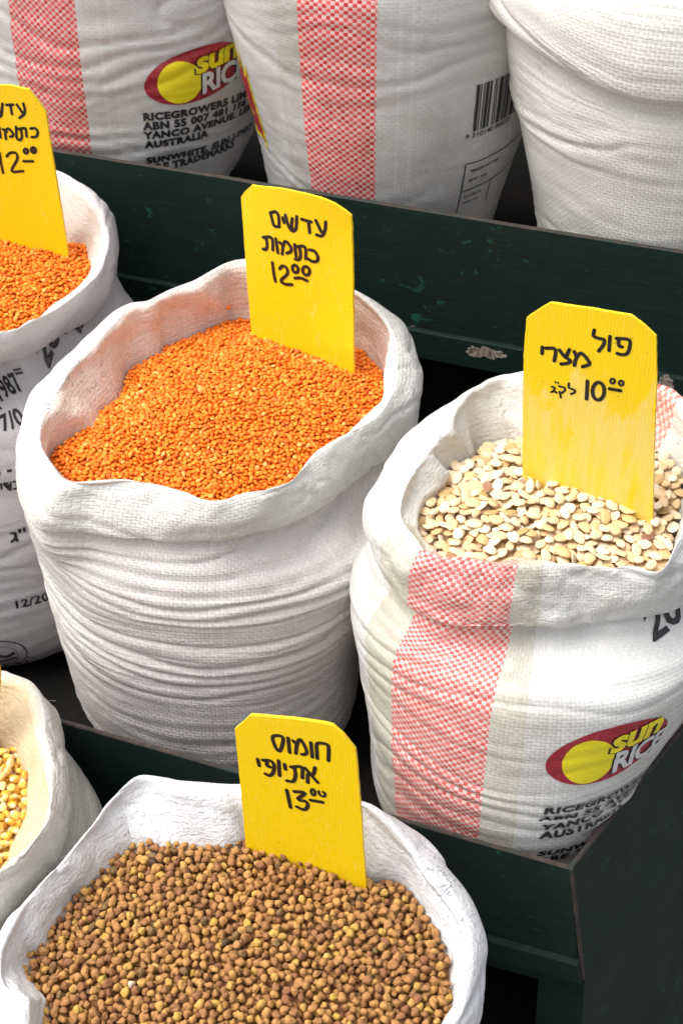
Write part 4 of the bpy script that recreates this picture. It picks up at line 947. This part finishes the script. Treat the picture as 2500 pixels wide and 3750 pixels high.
lb = aty(2125, 3606, YB-.008); board('ledge', ((-.95, YB-.008, brl[2]), (brl[0]+.002, YB-.008, brl[2]), (lb[0], YB-.008, lb[2]), (-.95, YB-.008, lb[2])), .024, (0, 1, 0), seed=2, edge=False)
ZL = lb[2]
ar = aty(1965, 3800, YB); board('apron', ((-.95, YB+.004, ZL), (lb[0], YB+.004, ZL), (lb[0]+.004, YB+.004, ZL-.030), (-.95, YB+.004, ZL-.030)), .01, (0, 1, 0), seed=3, edge=False)
lx = aty(1960, 3640, YB)[0]
board('leg', ((lx, YB+.002, ZL-.001), (lb[0]+.003, YB+.002, ZL-.001), (lb[0]+.05, YB+.002, -.95), (lx+.03, YB+.002, -.95)), .03, (0, 1, 0), seed=4, edge=False)
# side board: splayed outward, seen from outside
zt_ = tr[2]; s1 = tr+np.array([.0005, 0, 0]); s2 = atz(2500, 2672, zt_); dirs = (s2-s1)/np.linalg.norm(s2-s1); s2 = s1+dirs*.62
b1 = np.array([lb[0]+.0008, YB, ZL]); inw = np.array([-dirs[1], dirs[0], 0])
q = atz(2500, 3150, ZL); d2 = (q-b1); d2[2] = 0; d2 /= np.linalg.norm(d2); b2 = b1+d2*.62
board('side_board', (s1, s2, b2, b1), .006, inw, seed=5)
e1 = b1+np.array([.0, .004, -.0005]); e2 = b2+np.array([.0, .0, -.0005])
board('side_panel', (e1, e2, e2+np.array([.03, 0, -.8]), e1+np.array([.05, 0, -.8])), .009, inw, seed=6, edge=False)
# worn brown arris up the corner
bm = bmesh.new(); rr = random.Random(3); colv = []
for i in range(25):
    f = i/24; p = tr*(1-f)+b1*f; wob = rr.uniform(-.0006, .0006)
    colv.append([bm.verts.new(p+np.array(d)) for d in ((-.0018+wob, -.0012, 0), (.0010, -.0014, 0), (.0022, .0026+wob, 0), (-.001, .002, 0))])
for a, b in zip(colv[:-1], colv[1:]):
    for k in range(4): bm.faces.new((a[k], b[k], b[(k+1) % 4], a[(k+1) % 4]))
bm.faces.new(colv[0]); bm.faces.new(colv[-1][::-1]); bmesh.ops.recalc_face_normals(bm, faces=bm.faces[:])
part_of(stall, mesh_bm('corner_edge', bm, M_worn))
# upper board
tl = aty(205, 548, YA); tr2 = aty(2500, 925, YA); zA = (tl[2]+tr2[2])/2; l1 = aty(1700, 1230, YA)[2]; l2 = aty(1700, 1340, YA-.006)[2]
board('front_board', ((-1., YA, zA), (.82, YA, zA), (.82, YA, l1), (-1., YA, l1)), .006, (0, 1, 0), seed=7)
board('ledge', ((-1., YA-.007, l1), (.82, YA-.007, l1), (.82, YA-.007, l2), (-1., YA-.007, l2)), .022, (0, 1, 0), seed=8, edge=False)
M_floor = NT('shade_dark_boards'); M_floor.l(M_floor.ramp(M_floor.noise(12, 5, M_floor.n('ShaderNodeTexCoord').outputs['Object'], .6), [(.3, (.003, .004, .004)), (.75, (.014, .011, .009))]), M_floor.b.inputs['Base Color']); M_floor.b.inputs['Roughness'].default_value = .85; M_floor.b.inputs['Specular IOR Level'].default_value = .15; M_floor = M_floor.m  # near-black boards: deep shade of the gaps painted into the colour
def slab(name, x0, x1, y0, y1, z, t=.012):
    bm = bmesh.new(); bmesh.ops.create_cube(bm, size=1)
    for v in bm.verts: v.co = (x0+(v.co.x+.5)*(x1-x0), y0+(v.co.y+.5)*(y1-y0), z-t+(v.co.z+.5)*t)
    o = mesh_bm(name, bm, M_floor); part_of(stall, o); return o
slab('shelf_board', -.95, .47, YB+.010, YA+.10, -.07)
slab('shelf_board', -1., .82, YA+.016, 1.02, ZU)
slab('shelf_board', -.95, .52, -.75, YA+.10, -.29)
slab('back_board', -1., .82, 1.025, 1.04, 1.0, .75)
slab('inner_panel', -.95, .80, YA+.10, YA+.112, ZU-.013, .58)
# chipped paint: bare patches with ragged outlines, a hair proud of the board
M_chip = NT('bare_weathered_wood'); M_chip.l(M_chip.ramp(M_chip.noise(260, 4, M_chip.n('ShaderNodeTexCoord').outputs['Object'], .7), [(.35, (.05, .035, .028)), (.52, (.24, .20, .17)), (.62, (.42, .38, .33)), (.8, (.14, .10, .08))]), M_chip.b.inputs['Base Color']); M_chip = M_chip.m
def chip(px, py, w_, h_, y, seed, mat=None, n=26):
    r = random.Random(seed); c = aty(px, py, y); bm = bmesh.new(); vs = []
    for k in range(n):
        a = 2*math.pi*k/n; f = r.uniform(.6, 1.15); vs.append(bm.verts.new((c[0]+w_*math.cos(a)*f, y, c[2]+h_*math.sin(a)*f)))
    bm.faces.new(vs); ret = bmesh.ops.extrude_face_region(bm, geom=bm.faces[:])
    for v in ret['geom']:
        if isinstance(v, bmesh.types.BMVert): v.co.y += .0008
    bmesh.ops.recalc_face_normals(bm, faces=bm.faces[:]); part_of(stall, mesh_bm('bare_patch', bm, mat or M_chip))
chip(1772, 1292, .022, .009, YA-.0078, 1); chip(1822, 1300, .010, .006, YA-.0080, 2); chip(1738, 1296, .012, .005, YA-.0082, 3); chip(2436, 1400, .012, .010, YA-.0078, 4)
chip(1510, 1200, .003, .003, YA-.0006, 5)
# ground
t = NT('grey_paving'); oc = t.n('ShaderNodeTexCoord').outputs['Object']; t.l(t.ramp(t.noise(6, 5, oc, .6), [(.3, (.10, .095, .09)), (.7, (.20, .19, .175))]), t.b.inputs['Base Color']); t.b.inputs['Roughness'].default_value = .85
t.l(t.bump(t.noise(60, 4, oc), .4, .01), t.b.inputs['Normal'])
g = mesh_np('ground', [(-40, -40, -.95), (40, -40, -.95), (40, 40, -.95), (-40, 40, -.95)], [(0, 1, 2, 3)], t.m, None, False); tag(g, kind='structure', label='grey paved ground under the stall')
